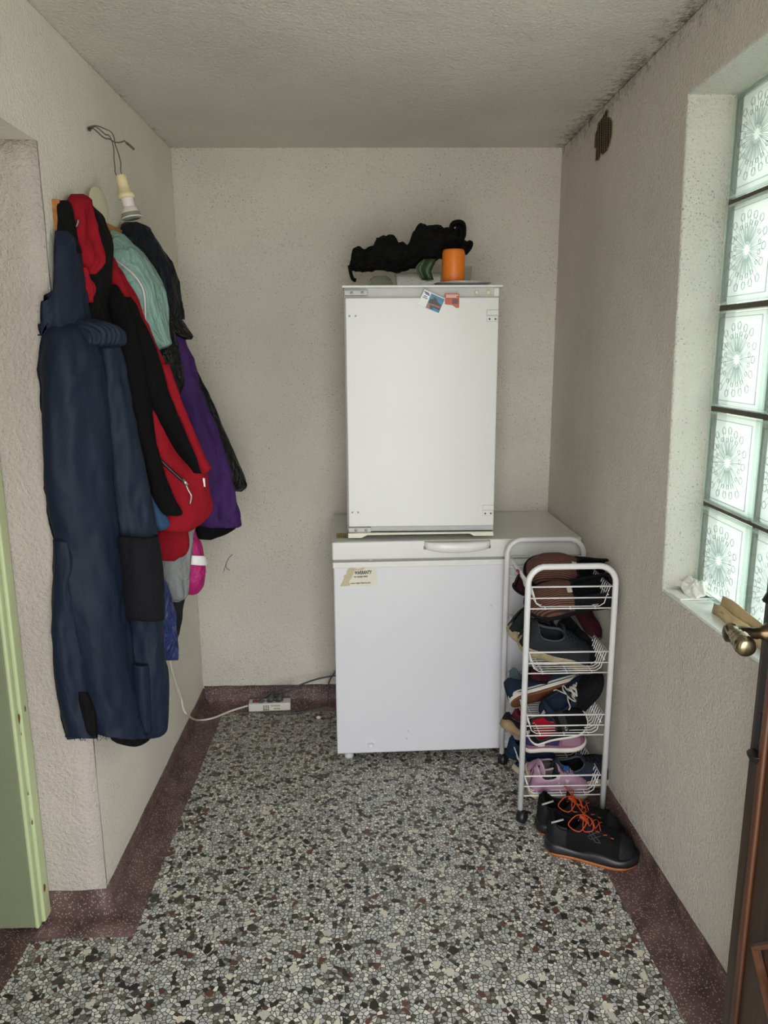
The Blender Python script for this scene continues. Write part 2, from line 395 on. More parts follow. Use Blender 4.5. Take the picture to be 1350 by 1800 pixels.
# green door leaf standing open in the recess
g = empty('door_1', (-.893, 1.80, .008)); g['kind'] = 'structure'
xg = onZ(66, 1635, .008).x
b = MB(); b.box((-1.6, 1.772, .01), (-.905, 1.812, 1.96)); keep(b.build('door_leaf', M_green_shade, g, bevel=.003), g)
b = MB(); b.box((-.905, 1.768, .01), (-.893, 1.79, 1.96)); b.box((-.905, 1.792, .01), (-.886, 1.832, 1.96))
o = keep(b.build('door_edge', M_green_lit, g, bevel=.005), g); o['label'] = 'chipped green rebated door edge, its paler tone standing for window light'
M_chip = mat('bare wood chip', '7a4a34', rough=.8, var=.2)
for (px, py, s) in [(34, 1263, 1.3), (20, 1272, .7), (50, 1395, .5), (57, 1445, .7), (57, 1598, 1.1), (38, 1290, .4)]:
    p = onX(px, py, -.8845) if py not in (1263,) else onX(px, py, -.8845)
    if not 1.77 < p.y < 1.83: p = V((-.8853, 1.80 + random.uniform(-.005,.02), p.z))
    b = MB(); ring = [V((-.8856, p.y + s*.005*math.cos(a)*random.uniform(.6,1.3), p.z + s*.011*math.sin(a)*random.uniform(.6,1.3))) for a in [k*PI/4 for k in range(8)]]
    b.poly(ring, (.0006, 0, 0)); keep(b.build('paint_chip', M_chip, g), g)

# brown entrance door leaf, open against the right side
dw = empty('door_2', (.668, .26, .01)); dw['kind'] = 'structure'
def leafx(y): return .668 - (1.205 - y) * .02
b = MB(); b.box((0, 0, 0), (.042, 1.0, 2.02)); 
leafM = Matrix.Translation((.648, .205, .01)) @ Matrix.Rotation(-.02, 4, 'Z')
def dpart(b, name, m, **k):
    b.bm.transform(leafM); return keep(b.build(name, m, dw, **k), dw)
dpart(b, 'door_leaf', M_door, bevel=.003)
b = MB()
for z0, z1 in ((.10, 1.0), (1.12, 1.92)):
    b.box((-.008, .94, z0), (0.001, .958, z1)); b.box((-.008, .12, z0), (0.001, .14, z1)); b.box((-.008, .12, z0), (.001, .958, z0+.018)); b.box((-.008, .12, z1-.018), (.001, .958, z1))
dpart(b, 'panel_moulding', M_doorr, bevel=.004)
b = MB()
for k in (0, 1):
    c = V((0, .53, .50)); a = V((0, .93 - .05*k, .50)); d = V((0, .53, .90 - .05*k))
    pts = [V((-.006, .53 + (.37-.06*k), .50)), V((-.006, .53, .50 + (.37-.06*k))), V((-.006, .53 - (.37-.06*k), .50)), V((-.006, .53, .50 - (.37-.06*k)))]
    b.tube(pts, .009, n=6, closed=True)
dpart(b, 'diamond_moulding', M_doorr)
b = MB(); b.box((-.004, .948, .83), (0, .984, 1.10)); b.tube([(-.004, .966, 1.10), (-.002, .966, 1.118)], [.018, .012], n=10); b.tube([(-.004,.966,.83),(-.002,.966,.815)],[.018,.012],n=10)
dpart(b, 'lock_plate', mat('dark bronze plate', '2c2722', rough=.4, metal=.7, var=.2), bevel=.002)
b = MB(); b.box((-.0055, .9635, .86), (-.0035, .9685, .90)); b.lathe([(0,0),(.004,0),(.004,.002),(0,.002)], (-.0035,.966,.90), 10, (-1,0,0)); b.lathe([(0,0),(.0028,0),(.0028,.0025),(0,.0025)], (-.0035,.966,.84), 10, (-1,0,0))
dpart(b, 'keyhole', M_ink)
hz = 1.048
b = MB()
b.lathe([(0,0),(.016,0),(.017,.006),(.0125,.010),(.0125,.014),(.009,.018),(.0105,.024),(.0095,.030),(.0115,.040),(.0125,.050),(.0115,.058),(.013,.062),(.015,.068),(.014,.074),(.008,.077),(0,.077)], (-.003, .966, hz), 20, (-1, 0, 0))
hd = dpart(b, 'door_handle', M_brass, smooth=True)
b = MB()
b.tube([onY(1284,1101,1.165), onY(1288,1110,1.155), onY(1297,1120,1.135), onY(1304,1128,1.12), onY(1309,1135,1.105), onY(1312,1141,1.095)], [.010, .010, .0125, .0155, .0165, .015, .005], n=16, smooth_path=4)
lv = b.build('lever_grip', M_brass2, hd, smooth=True); lv['label'] = 'worn shiny lever grip'
lv.matrix_parent_inverse = (hd.matrix_parent_inverse @ Matrix.Identity(4)).inverted() @ hd.matrix_parent_inverse

# window: grid of glass blocks
win = empty('window_1', (.875, YW1, ZS)); win['kind'] = 'structure'
M_glass = glassy('mint glass', (.955,.985,.97), gloss=.2, diff=.03)
M_back = glassy('mint frosted back pane', (.335,.355,.343), gloss=.05, diff=.5, rough=.3)
M_glassedge = glassy('green glass edge', (.90,.97,.935), gloss=.2, diff=.2, rough=.15)
M_rel = glassy('glass relief', (.74,.78,.77), gloss=.12, rough=.12, diff=.1)  # darker tint stands in for refraction along the ridges
M_mort = mat('dark mortar', '5a5148', rough=.9, var=.2, vscale=80, bump=.6, bscale=300)
BH = .232; BW = .242; PZ = .246; PYc = .256; GX = .872
YS = 1.922
bz = [ZS + .008 + PZ * k for k in range(5)]
by = [YS - PYc * k for k in range(5)]  # nearest column is out of view, added to light the left wall
b = MB()
for k in range(6):
    z0 = ZS - .02 if k == 0 else bz[k-1] + BH - .0; z1 = bz[k] if k < 5 else ZT + .03
    b.box((GX + .012, by[-1] - BW - .02, z0), (GX + .045, YW1 + .02, z1))
for k in range(6):
    y1 = YW1 + .02 if k == 0 else by[k-1] - BW; y0 = by[k] if k < 5 else YW0 - .02
    b.box((GX + .0125, y0, ZS - .02), (GX + .0445, y1, ZT + .03))
keep(b.build('mortar_grid', M_mort, win), win)
# one block: thin glass box with a framed starburst in relief on its face
b = MB()
hh = BH/2; hw = BW/2
b.box((0, -hw + .004, -hh + .004), (.006, hw - .004, hh - .004)); b.box((.018, -hw + .004, -hh + .004), (.022, hw - .004, hh - .004)); b.bm.faces.ensure_lookup_table(); b.bm.faces[-6].material_index = 2
b.mi = 1
for (a0, a1, c0, c1) in ((-hw, -hw+.006, -hh, hh), (hw-.006, hw, -hh, hh), (-hw, hw, -hh, -hh+.006), (-hw, hw, hh-.006, hh)):
    b.box((.0, a0, c0), (.022, a1, c1))
blk = b.build('glass_block', [M_glass, M_glassedge, M_back], win); 
b = MB()
rnd = random.Random(3)
s = .103
b.tube([(-.001, -s, -s*.96), (-.001, s, -s*.96), (-.001, s, s*.96), (-.001, -s, s*.96)], .0016, n=5, closed=True)
for k in range(32):
    a = 2*PI*(k + rnd.uniform(-.2, .2))/32; d = V((0, math.cos(a), math.sin(a)))
    lim = .088 / max(abs(d.y), abs(d.z)) if (k % 2 == 0) else .066 / max(abs(d.y), abs(d.z)) ** .5
    lim = min(lim, .105) * rnd.uniform(.9, 1.0)
    n = V((0, -d.z, d.y)); rr = .0085 * (1 if k % 2 == 0 else .62)
    e = d * (lim - rr)
    # wedge ray widening outward
    q0 = d*(.012 if k % 2 == 0 else .02)
    b.tube([q0 + V((-.001,0,0)) - n*.0006, e - n*rr*.8 + V((-.0012,0,0))], .0007, n=4)
    b.tube([q0 + V((-.001,0,0)) + n*.0006, e + n*rr*.8 + V((-.0012,0,0))], .0007, n=4)
    if k % 2 == 0: b.tube([q0*1.5 + V((-.001,0,0)), d*(lim*.6) + V((-.001,0,0))], .0009, n=4)
    # drop-shaped loop at the end of the ray
    b.tube([e + V((-.0015, 0, 0)) + (d * math.cos(q) + n * math.sin(q)) * rr for q in [2*PI*i/10 for i in range(10)]], .0011, n=4, closed=True)
rel = b.build('relief', M_rel, blk)
first = True
for yy in by:
    for zz in bz:
        if first: o = blk; r2 = rel; first = False
        else:
            o = blk.copy(); COL.objects.link(o); r2 = rel.copy(); COL.objects.link(r2); r2.parent = o
        o.location = V((GX, yy - BW/2, zz + BH/2)) - win.location
# window board with white tile
sill = MB(); sill.poly([(XR(YW1, ZS) + .002, YW1, ZS), (XR(YW0, ZS) + .002, YW0, ZS), (GX + .02, YW0, ZS), (GX + .02, YW1, ZS)], (0, 0, .007))
keep(sill.build('window_sill', mat('white glazed sill tile', 'e2e3e0', rough=.12, var=.02), win), win)

# ---------------------------------------------------------------- chest freezer
fz = empty('chest_freezer', (-.128, 2.602, 0), 'white chest freezer on the floor with a torn warranty sticker, under the fridge', 'freezer', rz=math.radians(2))
FW = .893; FD = .455
b = MB(); b.box((0, 0, .032), (FW, FD, .778)); b.build('body', M_frz, fz, bevel=.006)
b = MB(); b.box((.0, .004, .776), (FW, FD-.005, .7925)); b.build('gasket', M_gasket, fz)
b = MB(); b.box((-.002, -.006, .762), (FW+.001, .01, .783)); b.build('top_trim', mat('ivory trim', 'dcdcd6', rough=.4), fz, bevel=.002)
M_lidtop = mat('freezer lid enamel', 'd5d6d3', rough=.3, var=.05, vscale=3)
b = MB(); b.box((-.004, -.008, .791), (FW + .002, FD - .002, .858)); b.build('lid', M_lidtop, fz, bevel=.006)
# handle: curved grip on the lid front
b = MB(); P = []
for i in range(25):
    t = i/24; x = .325 + .235*t; dz = .016*math.sin(PI*t)**.5 if 0 < t < 1 else 0; dy = .03*math.sin(PI*t)**.45 if 0<t<1 else 0
    P.append([V((x, -.008, .856)), V((x, -.014 - dy*.9, .855)), V((x, -.018 - dy, .850)), V((x, -.016 - dy, .838 - dz)), V((x, -.01 - dy*.7, .833 - dz)), V((x, -.008, .840))])
b.grid(P, wrap=True, capends=True); b.build('lid_handle', mat('white handle plastic', 'e4e5e2', rough=.3), fz, smooth=True)
b = MB()
b.box((.322,-.0105,.826),(.335,-.007,.838)); b.build('handle_bracket', M_screw, fz); b = MB(); b.box((.552,-.0105,.826),(.563,-.007,.838)); b.build('handle_bracket', M_screw, fz)
b = MB(); b.lathe([(0,.004),(.010,.004),(.010,.006),(.0135,.006),(.0145,0)], (.128, 0, .068), 24, (0,-1,0)); b.build('drain_plug', mat('white plug', 'dcdce0', rough=.4), fz, smooth=True)
for x in (.045, .84):
    for y in (.04, FD - .05):
        b = MB(); b.lathe([(0,0),(.018,0),(.018,.012),(.012,.014),(.012,.034),(0,.034)], (x, y, 0), 16); b.build('foot', mat('foot plastic','cfcfd0',rough=.5) if x == .045 and y < .1 else M_grey, fz, smooth=True)
# warranty sticker (torn on its left)
st = empty('warranty_sticker'); COL.objects.unlink(st); bpy.data.objects.remove(st)
fi = Matrix.LocRotScale(fz.location, fz.rotation_euler, None).inverted()
def fpt(px, py, off):      # pixel -> freezer front plane, local
    R_ = fi.to_3x3(); o_ = fi @ CAM; d_ = R_ @ ray(px, py); t = (-off - o_.y) / d_.y; return o_ + d_ * t
b = MB()
zo = (580, 960); sc = 11.25
def zz_(x, y): return (zo[0] + x/sc, zo[1] + y/sc)
body = [(400,780),(700,790),(930,770),(925,305),(720,305),(690,440),(650,470),(480,475),(450,590),(380,700)]
b.poly([fpt(*zz_(*p), .0008) for p in body], (0, .0007, 0)); stk = b.build('warranty_sticker', M_paper, fz); stk['label'] = 'torn cream warranty sticker with black lettering'
b = MB(); torn = [(200,795),(300,795),(400,780),(385,700),(450,590),(485,480),(650,475),(690,440),(722,305),(650,305),(640,350),(615,350),(640,385),(635,430),(560,452),(430,430),(375,435),(330,490),(320,560),(275,580),(270,650),(240,710)]
b.poly([fpt(*zz_(*p), .0005) for p in torn], (0, .0004, 0)); b.build('torn_backing', M_torn, stk)
b = MB(); b.poly([fpt(*zz_(*p), .0066) for p in [(745,222),(800,205),(845,240),(840,270),(815,295),(780,295)]], (0,.0006,0)); b.build('sticker_scrap', M_torn, stk)
def ftext(body_, cx, cy, w_px, h_px, size, nm='lettering', bold=0.0):
    c = fpt(*zz_(cx, cy), .0012)
    Mx = Matrix.Translation(c) @ Matrix.Rotation(math.radians(90), 4, 'X') @ Matrix.Rotation(math.radians(.9), 4, 'Z')
    o = textmesh(nm, body_, size, M_ink, stk, Matrix.Identity(4), bold=bold)
    xs = [v.co.x for v in o.data.vertices]; wcur = max(xs) - min(xs); want = w_px / sc / F * 2.69
    o.data.transform(Mx @ Matrix.Diagonal((want / wcur, 1, 1, 1))); return o
ftext('WARRANTY', 655, 525, 345, 80, .0185, bold=.0006)
ftext('on compressor', 612, 600, 280, 40, .0098, bold=.0003)
ftext('www.register2annex.com', 610, 728, 410, 30, .0078, bold=.0002)
# age stains and marks on the lid
M_stain = mat('yellowed glue stain', 'b9ac7c', rough=.8, var=.25, vscale=60)
b = MB()
b.box((.012, .045, .8582), (.06, .13, .8588)); b.build('stain', M_stain, fz)
M_smoke = mat('dark print', '50483c', rough=.7)
b = MB()
for k in range(16): x = .020 + (k % 4)*.008; y = .055 + (k//4)*.011; b.box((x, y, .8588), (x + rnd.uniform(.003,.007), y + .006, .8592))
b.build('printed_stamp', M_smoke, fz)
for (px, py) in [(862, 1062), (716, 1283), (713, 1296)]:
    b = MB(); p = fpt(px, py, .0005); b.tube([p, p + V((.003, 0, -.004)), p + V((.006, 0, -.010))], .0005, n=4)
    b.build('scratch', M_smoke, fz)

# ---------------------------------------------------------------- built-in fridge on the freezer
fr = empty('fridge', (-.078, 2.635, .868), 'white built-in fridge without furniture front, standing on the freezer lid', 'fridge')
W = .528
b = MB(); b.box((.0, .05, .012), (W+.002, .47, .862)); b.build('body', mat('fridge side', 'd0d1cf', rough=.35, var=.02), fr, bevel=.004)
b = MB(); b.box((-.004, .0, .858), (W + .010, .475, .866)); b.build('top_panel', M_enam, fr, bevel=.002)
b = MB(); b.box((.004, .02, .826), (W, .052, .858)); b.build('upper_rail', M_grey, fr)
b = MB(); b.box((.006, .0, .035), (W - .002, .042, .826)); b.build('door', M_enam, fr, bevel=.004)
b = MB(); b.box((.008, .0425, .04), (W - .004, .051, .82)); b.build('gasket', M_gasket, fr)
b = MB(); b.box((.004, .014, .016), (W-.002, .052, .033)); b.build('lower_rail', M_grey, fr)
# plinth lip with two drooping ends
b = MB()
prof = [(.004, .016), (.004, -.004), (.052, -.004), (.072, .006), (.44, .008), (.455, -.001), (W-.002, -.001), (W-.002, .004), (W-.006,.016)]
b.poly([V((x, -.006, z)) for x, z in prof], (0, .02, 0)); b.poly([(.004, -.006, .012), (W-.004, -.006, .012), (W-.004, -.006, .016), (.004, -.006, .016)], (0, .06, 0))
b.build('plinth_lip', mat('ivory plinth', 'dcd9c8', rough=.4), fr, bevel=.0015)
def hinge(x, z, wd, hh_):
    b = MB(); b.box((x, -.004, z), (x + wd, .02, z + hh_)); h_ = b.build('hinge', M_grey, fr, bevel=.002)
    for k in (0.32, .78):
        b = MB(); b.lathe([(0,.0),(.0055,0),(.005,.0025),(0,.003)], (x + wd*k, -.004, z + hh_*.5), 12, (0,-1,0)); b.build('screw', M_screw, h_)
hinge(.004, .833, .078, .017); hinge(.006, .0165, .08, .017)
for z in (.745, .072):
    b = MB(); b.box((W - .044, -.008, z + .021), (W - .004, .002, z + .039)); b.box((W - .044, -.003, z), (W - .006, .002, z + .02))
    h_ = b.build('hinge_bracket', M_enam, fr, bevel=.002)
    for k in (0, 1):
        b = MB(); b.lathe([(0,0),(.0032,0),(.003,.0015),(0,.002)], (W - .034 + .02*k, -.003, z + .009), 10, (0,-1,0)); b.build('screw', M_dark, h_)
for z in (.766, .089):
    for x in (.02, .041):
        b = MB(); b.lathe([(0,0),(.0036,0),(.003,.0012),(0,.0014)], (x, .0, z), 10, (0,-1,0)); b.build('screw', M_screw, fr)
for x in (.452, .492):
    b = MB(); b.lathe([(0,0),(.008,0),(.007,.003),(0,.0035)], (x, .0195, .843), 14, (0,-1,0)); b.build('rail_cap', M_cream, fr, smooth=True)
b = MB(); b.box((W-.018,.016,.828),(W-.002,.024,.856)); b.build('rail_end', M_enam, fr)

# magnets on the fridge door
YF = fr.location.y + 0.0
def quadpx(b, pts, y, th): b.poly([onY(px, py, y) for px, py in pts], (0, th, 0))
zo2 = (720, 490); s2 = 11.25
def z2(x, y): return (zo2[0] + x/s2, zo2[1] + y/s2)
mg = empty('fridge_magnet', onY(760, 531, YF), 'tilted square fridge magnet with a blue harbour photo and white side strip', 'magnet')
def mp(name, pts, y, th, m, root, parent=None):
    b = MB(); quadpx(b, [z2(*p) for p in pts], y, th); o = b.build(name, m, root if parent is None else parent); keep(o, root)
    if parent is not None: o.matrix_parent_inverse = Matrix.Identity(4)
    return o
base = mp('card', [(295,210),(705,395),(575,705),(155,505)], YF - .0045, .004, mat('white card','e9eaea',rough=.4,var=.01), mg)
M_sky = mat('printed blue', '3f7aa5', rough=.4, var=.15, vscale=90)
ph = mp('printed_photo', [(430,290),(695,405),(575,680),(318,570)], YF - .0048, .0003, M_sky, mg)
mp('printed_photo', [(400,400),(470,395),(500,355),(530,400),(560,470),(625,530),(612,560),(490,510),(375,480)], YF - .0051, .0003, mat('printed dark green','2f3630',rough=.4,var=.3,vscale=200), mg)
mp('printed_photo', [(375,480),(490,510),(620,560),(600,585),(450,545),(395,500),(385,600),(320,568),(345,510)], YF - .0053, .0002, mat('printed brick','a3624e',rough=.4,var=.3,vscale=200), mg)
mp('printed_photo', [(400,510),(600,590),(575,640),(560,610),(470,570),(455,600),(395,590)], YF - .0055, .0002, mat('printed deep blue','243c55',rough=.4,var=.3,vscale=200), mg)
b = MB()
for k in range(4):
    x0 = 290 + k*8; y0 = 235 + k*18
    quadpx(b, [z2(x0, y0), z2(x0+95, y0+44), z2(x0+90, y0+54), z2(x0-4, y0+10)], YF - .0049, .0003)
keep(b.build('printed_lines', mat('printed navy','2b4f80',rough=.4), mg), mg)
b = MB()
for (x0, y0, L_) in ((285,325,62), (262,350,95)): quadpx(b, [z2(x0,y0), z2(x0+L_,y0+L_*.46), z2(x0+L_-5,y0+L_*.46+12), z2(x0-5,y0+12)], YF - .0049, .0003)
keep(b.build('printed_caption', M_ink, mg), mg)
m2 = empty('fridge_magnet', onY(796, 525, YF), 'small orange-red rectangular fridge magnet beside the tilted photo magnet', 'magnet')
M_org = mat('printed orange red', 'b9502f', rough=.4, var=.12, vscale=120)
mp('card', [(700,295),(985,295),(980,570),(930,580),(850,520),(700,505)], YF - .0035, .003, M_org, m2)
b = MB(); quadpx(b, [z2(x, y) for x, y in [(722,347),(930,347),(930,368),(722,368)]], YF - .0038, .0003); quadpx(b, [z2(x, y) for x, y in [(722,318),(965,318),(965,332),(722,332)]], YF - .0038, .0003)
keep(b.build('printed_lines', mat('printed pale','e8d9cf',rough=.4), m2), m2)
mp('brown_print', [(845,395),(960,395),(960,500),(845,500)], YF - .0038, .0003, mat('printed brown','5b3a2c',rough=.4,var=.35,vscale=150), m2)

# ---------------------------------------------------------------- things on the fridge
ZF = .868 + .866
def pz(px, py, y): return onY(px, py, y)
# plate
pl = empty('plate', (0.335, 2.735, ZF), 'shallow silver-white plate on fridge top under the orange candle', 'plate')
b = MB(); b.lathe([(0,.001),(.055,.001),(.075,.005),(.098,.011),(.1,.013),(.096,.0125),(.075,.0075),(.055,.0035),(0,.0035)], (0,0,0), 40); b.build('dish', mat('silver white china','c9cbcc',rough=.18,metal=.35), pl, smooth=True)
b = MB(); b.box((-.075,-.03,.0075),(.05,.05,.0115)); b.bm.transform(Matrix.Rotation(.3,4,'Z')); b.build('dark_mat', M_dark, pl)
# candle
cx = onY(797, 470, 2.73)
cn = empty('candle', (cx.x, 2.73, ZF + .0120), 'large orange pillar candle standing on the plate on the fridge', 'candle')
b = MB(); b.lathe([(0,0),(.038,0),(.0395,.004),(.0395,.098),(.037,.108),(.034,.112),(.031,.108),(.02,.104),(0,.103)], (0,0,0), 32)
mo = mat('orange wax','e07a1e',rough=.45,var=.05); mo.node_tree.nodes['Principled BSDF'].inputs['Subsurface Weight'].default_value = .25; mo.node_tree.nodes['Principled BSDF'].inputs['Subsurface Radius'].default_value = (.02,.008,.003)
b.build('wax', mo, cn, smooth=True)
b = MB(); b.tube([(0,0,.10),(.001,0,.112),(.003,0,.118)], .001, n=6); b.build('wick', M_dark, cn)
# black bag: crumpled lofted body + handles
def blob(rows, mats, name, parent=None, n=36, amp=.012, fr_=9, squash=.6, seed=0, zlim=None, smooth=True):
    """rows: (px, ytop, ybot, Y, thick) going left to right; makes a crumpled sack"""
    b = MB(); P = []
    R_ = [V((r[0], r[1], r[2])) for r in rows]; Q = [V((r[3], r[4], 0)) for r in rows]
    R2 = cr(R_, 5); Q2 = cr(Q, 5)
    for r, q in zip(R2, Q2):
        t = onY(r.x, r.y, q.x); u = onY(r.x, r.z, q.x); c = (t+u)/2; hv = (t-u)/2; nrm = V((0, 1, 0))
        row = []
        for k in range(n):
            a = 2*PI*k/n; p = c + hv*math.cos(a) + nrm*math.sin(a)*q.y
            w = noise.fractal(p*fr_ + V((seed, 0, 0)), 1, 2, 3) * amp
            dirv = (p - c); dirv = dirv.normalized() if dirv.length > 1e-6 else V((0,0,1))
            p = p + dirv * w
            if zlim is not None and p.z < zlim: p.z = zlim
            row.append(p)
        P.append(row)
    b.grid(P, wrap=True, capends=True)
    return b.build(name, mats, parent, smooth=smooth)
bag = empty('shopping_bag', (.08, 2.80, ZF), 'crumpled black fabric bag lying on top of the fridge', 'bag')
bodyrows = [(614,470,474,2.82,.005),(622,436,470,2.82,.04),(640,442,475,2.82,.06),(655,440,474,2.82,.075),(664,418,473,2.82,.08),(682,416,475,2.82,.085),(700,424,476,2.82,.085),(716,430,474,2.82,.08),(728,412,468,2.82,.08),(740,398,462,2.82,.075),(760,397,458,2.82,.07),(785,402,448,2.82,.06),(800,404,438,2.82,.05),(815,425,445,2.82,.03),(824,430,438,2.82,.012)]
keep(blob(bodyrows, M_blk, 'bag_body', bag, amp=.021, fr_=19, n=72), bag)
b = MB()
def strap(b, pts, w, th=.0012, Y=None):
    pts = cr([V(p) for p in pts], 6); P = []
    for i, p in enumerate(pts):
        t = (pts[min(i+1,len(pts)-1)] - pts[max(i-1,0)]).normalized(); s_ = V((0,1,0)).cross(t)
        if s_.length < 1e-5: s_ = V((1,0,0))
        s_.normalize(); w_ = V((0,1,0))*w/2 + s_*w*.25
        n_ = t.cross(w_).normalized()*th
        P.append([p - w_ + n_, p + w_ + n_, p + w_ - n_, p - w_ - n_])
    b.grid(P, wrap=True, capends=True)
strap(b, [onY(*p, 2.80) for p in [(792,410),(795,396),(805,392),(813,396),(814,412),(811,424),(820,430),(826,428),(824,436),(816,446)]], .028, .003)
strap(b, [onY(*p, 2.79) for p in [(797,430),(800,415),(803,404),(807,400),(809,412),(805,428)]], .02, .003)
keep(b.build('handle_strap', M_blk, bag, smooth=True), bag); b = MB()
strap(b, [onY(*p, 2.77) for p in [(614,466),(616,478),(620,490),(626,493)]], .02)
keep(b.build('handle_strap', M_blk, bag, smooth=True), bag)
# transparent container, lid, green leaf cloth
tp = empty('plastic_bowl', (.03, 2.74, ZF), 'clear plastic bowl upside down on the fridge under the black bag', 'bowl')
Mclear = glassy('clear plastic', (.93,.95,.94), gloss=.2, diff=.06, rough=.1)
c = onY(669, 492, 2.72)
b = MB(); b.lathe([(.047,0),(.048,.003),(.046,.006),(.043,.016),(.036,.03),(.024,.038),(0,.04),(0,.0385),(.024,.0365),(.035,.029),(.042,.016),(.045,.005)], (c.x, 2.74, ZF), 32); keep(b.build('shell', Mclear, tp, smooth=True), tp)
tb = empty('plastic_tub', (.17, 2.80, ZF), 'clear rectangular plastic tub on the fridge behind the green leaf', 'container')
b = MB(); a0 = onY(696, 488, 2.76).x; a1 = onY(776, 488, 2.76).x
b.box((a0, 2.76, ZF), (a1, 2.86, ZF + .052)); b.box((a0-.004, 2.756, ZF+.046), (a1+.004, 2.864, ZF+.054)); keep(b.build('tub', Mclear, tb, bevel=.006), tb)
b = MB(); b.box((a0+.002, 2.754, ZF+.002), (a1-.002, 2.7595, ZF+.010)); keep(b.build('dark_rim', M_dark, tb), tb)
lf = empty('leaf', (.2, 2.73, ZF), 'dark green folded leaf drooping between the bag and the plate', 'leaf')
b = MB(); P = []
for (py, xl, xr) in [(455,745,766),(462,736,764),(470,730,760),(478,733,757),(486,738,760),(492,742,762)]:
    P.append([onY(xl + (xr-xl)*k/8, py, 2.735 + .007*math.sin(k*.8) ) for k in range(9)])
for r in P:
    for p in r: p.z = max(p.z, ZF + .002)
b.grid(P); keep(b.build('blade', mat('dark leaf green','26401f',rough=.45,var=.2,vscale=60), lf, smooth=True, solid=.002), lf)
gb = empty('plastic_cup', (.42, 2.84, ZF), 'clear crumpled plastic cup on the fridge just right of the candle', 'cup')
c = onY(818, 460, 2.86)
b = MB(); b.lathe([(0,0),(.026,0),(.028,.004),(.034,.05),(.036,.082),(.034,.082),(.032,.05),(.026,.005),(0,.003)], (c.x-.01, 2.86, ZF), 20); keep(b.build('cup_wall', Mclear, gb, smooth=True), gb)

# ---------------------------------------------------------------- power strip and cables
ps = empty('power_strip', onZ(472, 1251, .003), 'white four-way power strip with red switch on the floor by the back wall', 'power strip')
p0 = onZ(437, 1252, .003); p1 = onZ(511, 1249, .003); dirx = (p1-p0); Lp = dirx.length; ang = math.atan2(dirx.y, dirx.x)
ps.location = p0; ps.rotation_euler = (0, 0, ang)
b = MB(); b.box((0, 0, 0), (Lp, .052, .036)); b.build('housing', mat('off white plastic','d3d1ca',rough=.4,var=.04), ps, bevel=.005)
b = MB(); b.box((.016, .014, .034), (.038, .036, .041)); b.build('rocker_switch', mat('red switch','7d1f1c',rough=.35), ps, bevel=.002)
for x in (.052, .09, .127):
    b = MB(); b.lathe([(.0155,.0362),(.0175,.0372),(.0175,.0362)], (x-.003+.004, .026, 0), 20); b.lathe([(0,.0364),(.0155,.0364)], (x+.001, .026, 0), 20); b.build('socket', mat('socket grey','6d6e6c',rough=.5), ps, smooth=True)
b = MB(); b.box((.062, -.0006, .004), (.09, .0002, .032)); b.box((.092,-.0006,.006),(.138,.0002,.030)); b.build('label_plate', M_paper, ps)
b = MB()
for k in range(14): x = .108 + k*.002; b.box((x, -.001, .008), (x + (.0012 if k%3 else .0006), -.0004, .016))
for k in range(3): b.box((.095, -.001, .022 + k*.003), (.135, -.0004, .0232 + k*.003))
for i in range(3):
    for j in range(3): b.box((.0635+i*.009, -.001, .006+j*.0085), (.0635+i*.009+.006, -.0004, .006+j*.0085+.0055))
b.build('printed_marks', mat('grey print','55534f',rough=.6), ps)
rot = Matrix.Rotation(ang, 4, 'Z')
def psw(x, y, z): return ps.location + rot @ V((x, y, z))
M_gc = mat('dark grey cable', '4a4b4b', rough=.5)
def plugcable(label, sx, pts):
    t = empty('power_cable', psw(sx, .026, .036), label, 'cable')
    b = MB(); a = psw(sx, .026, .037); 
    b.lathe([(0,0),(.016,0),(.017,.008),(.013,.016),(.009,.024),(.006,.034),(0,.036)], a, 14, V((.25, .3, .75)).normalized()); keep(b.build('plug', M_gc, t, smooth=True), t)
    b = MB(); b.tube([a + V((.25,.3,.75)).normalized()*.03] + pts, .0036, n=8, smooth_path=8); keep(b.build('cord', M_gc, t, smooth=True), t)
plugcable('dark grey appliance cable rising from the middle plug behind the freezer', .093, [onY(505,1215,3.0), onY(530,1203,3.02), onY(560,1193,3.05), onY(592,1187,3.06), onY(630,1180,3.06)])
plugcable('dark grey appliance cable from the end plug looping down beside the freezer', .13, [onY(512,1213,3.01), onY(515,1206,3.03), onY(490,1209,3.04), onY(466,1224,3.05), onY(452,1234,3.0) ])
cb = empty('loose_cable', onZ(560,1247,.004), 'thin grey cable lying in front of the power strip and running behind the freezer', 'cable')
b = MB(); b.tube([onZ(462,1252,.02), onZ(480,1255,.005), onZ(520,1253,.004), onZ(560,1245,.004), onZ(590,1234,.004), onY(604,1232,3.0)], .0033, n=8, smooth_path=8); b.tube([onY(578,1225,3.0), onY(577,1208,3.04), onY(580,1195,3.05), onY(590,1180,3.05), onY(600,1165,3.05)], .0033, n=8, smooth_path=8)
keep(b.build('cord', M_gc, cb, smooth=True), cb)
wc = MB()
wp = [onX(300,1090,XL+.012), onX(298,1150,XL+.012), onX(306,1190,XL+.012), onX(318,1225,XL+.014), onX(322,1245,XL+.022), onX(330,1257,XL+.035)] + [onZ(347,1266,.022), onZ(375,1262,.009), onZ(405,1250,.006), psw(-.004,.026,.018)]
wc.tube(wp, .0042, n=8, smooth_path=8)
M_wc = mat('white cable','cfcbbd',rough=.45)
tag(wc.build('extension_cord', M_wc, smooth=True), 'white extension cord hanging down the left wall and across floor to the power strip', 'cable')
wc = MB(); wc.tube([onX(299,1140,XL+.008), onX(301,1170,XL+.008), onX(312,1215,XL+.008), onX(320,1240,XL+.008), onX(326,1250,XL+.02)], .0025, n=6, smooth_path=8)
tag(wc.build('thin_cord', M_wc, smooth=True), 'thinner pale cord looping on the left wall beside the white extension cord', 'cable')
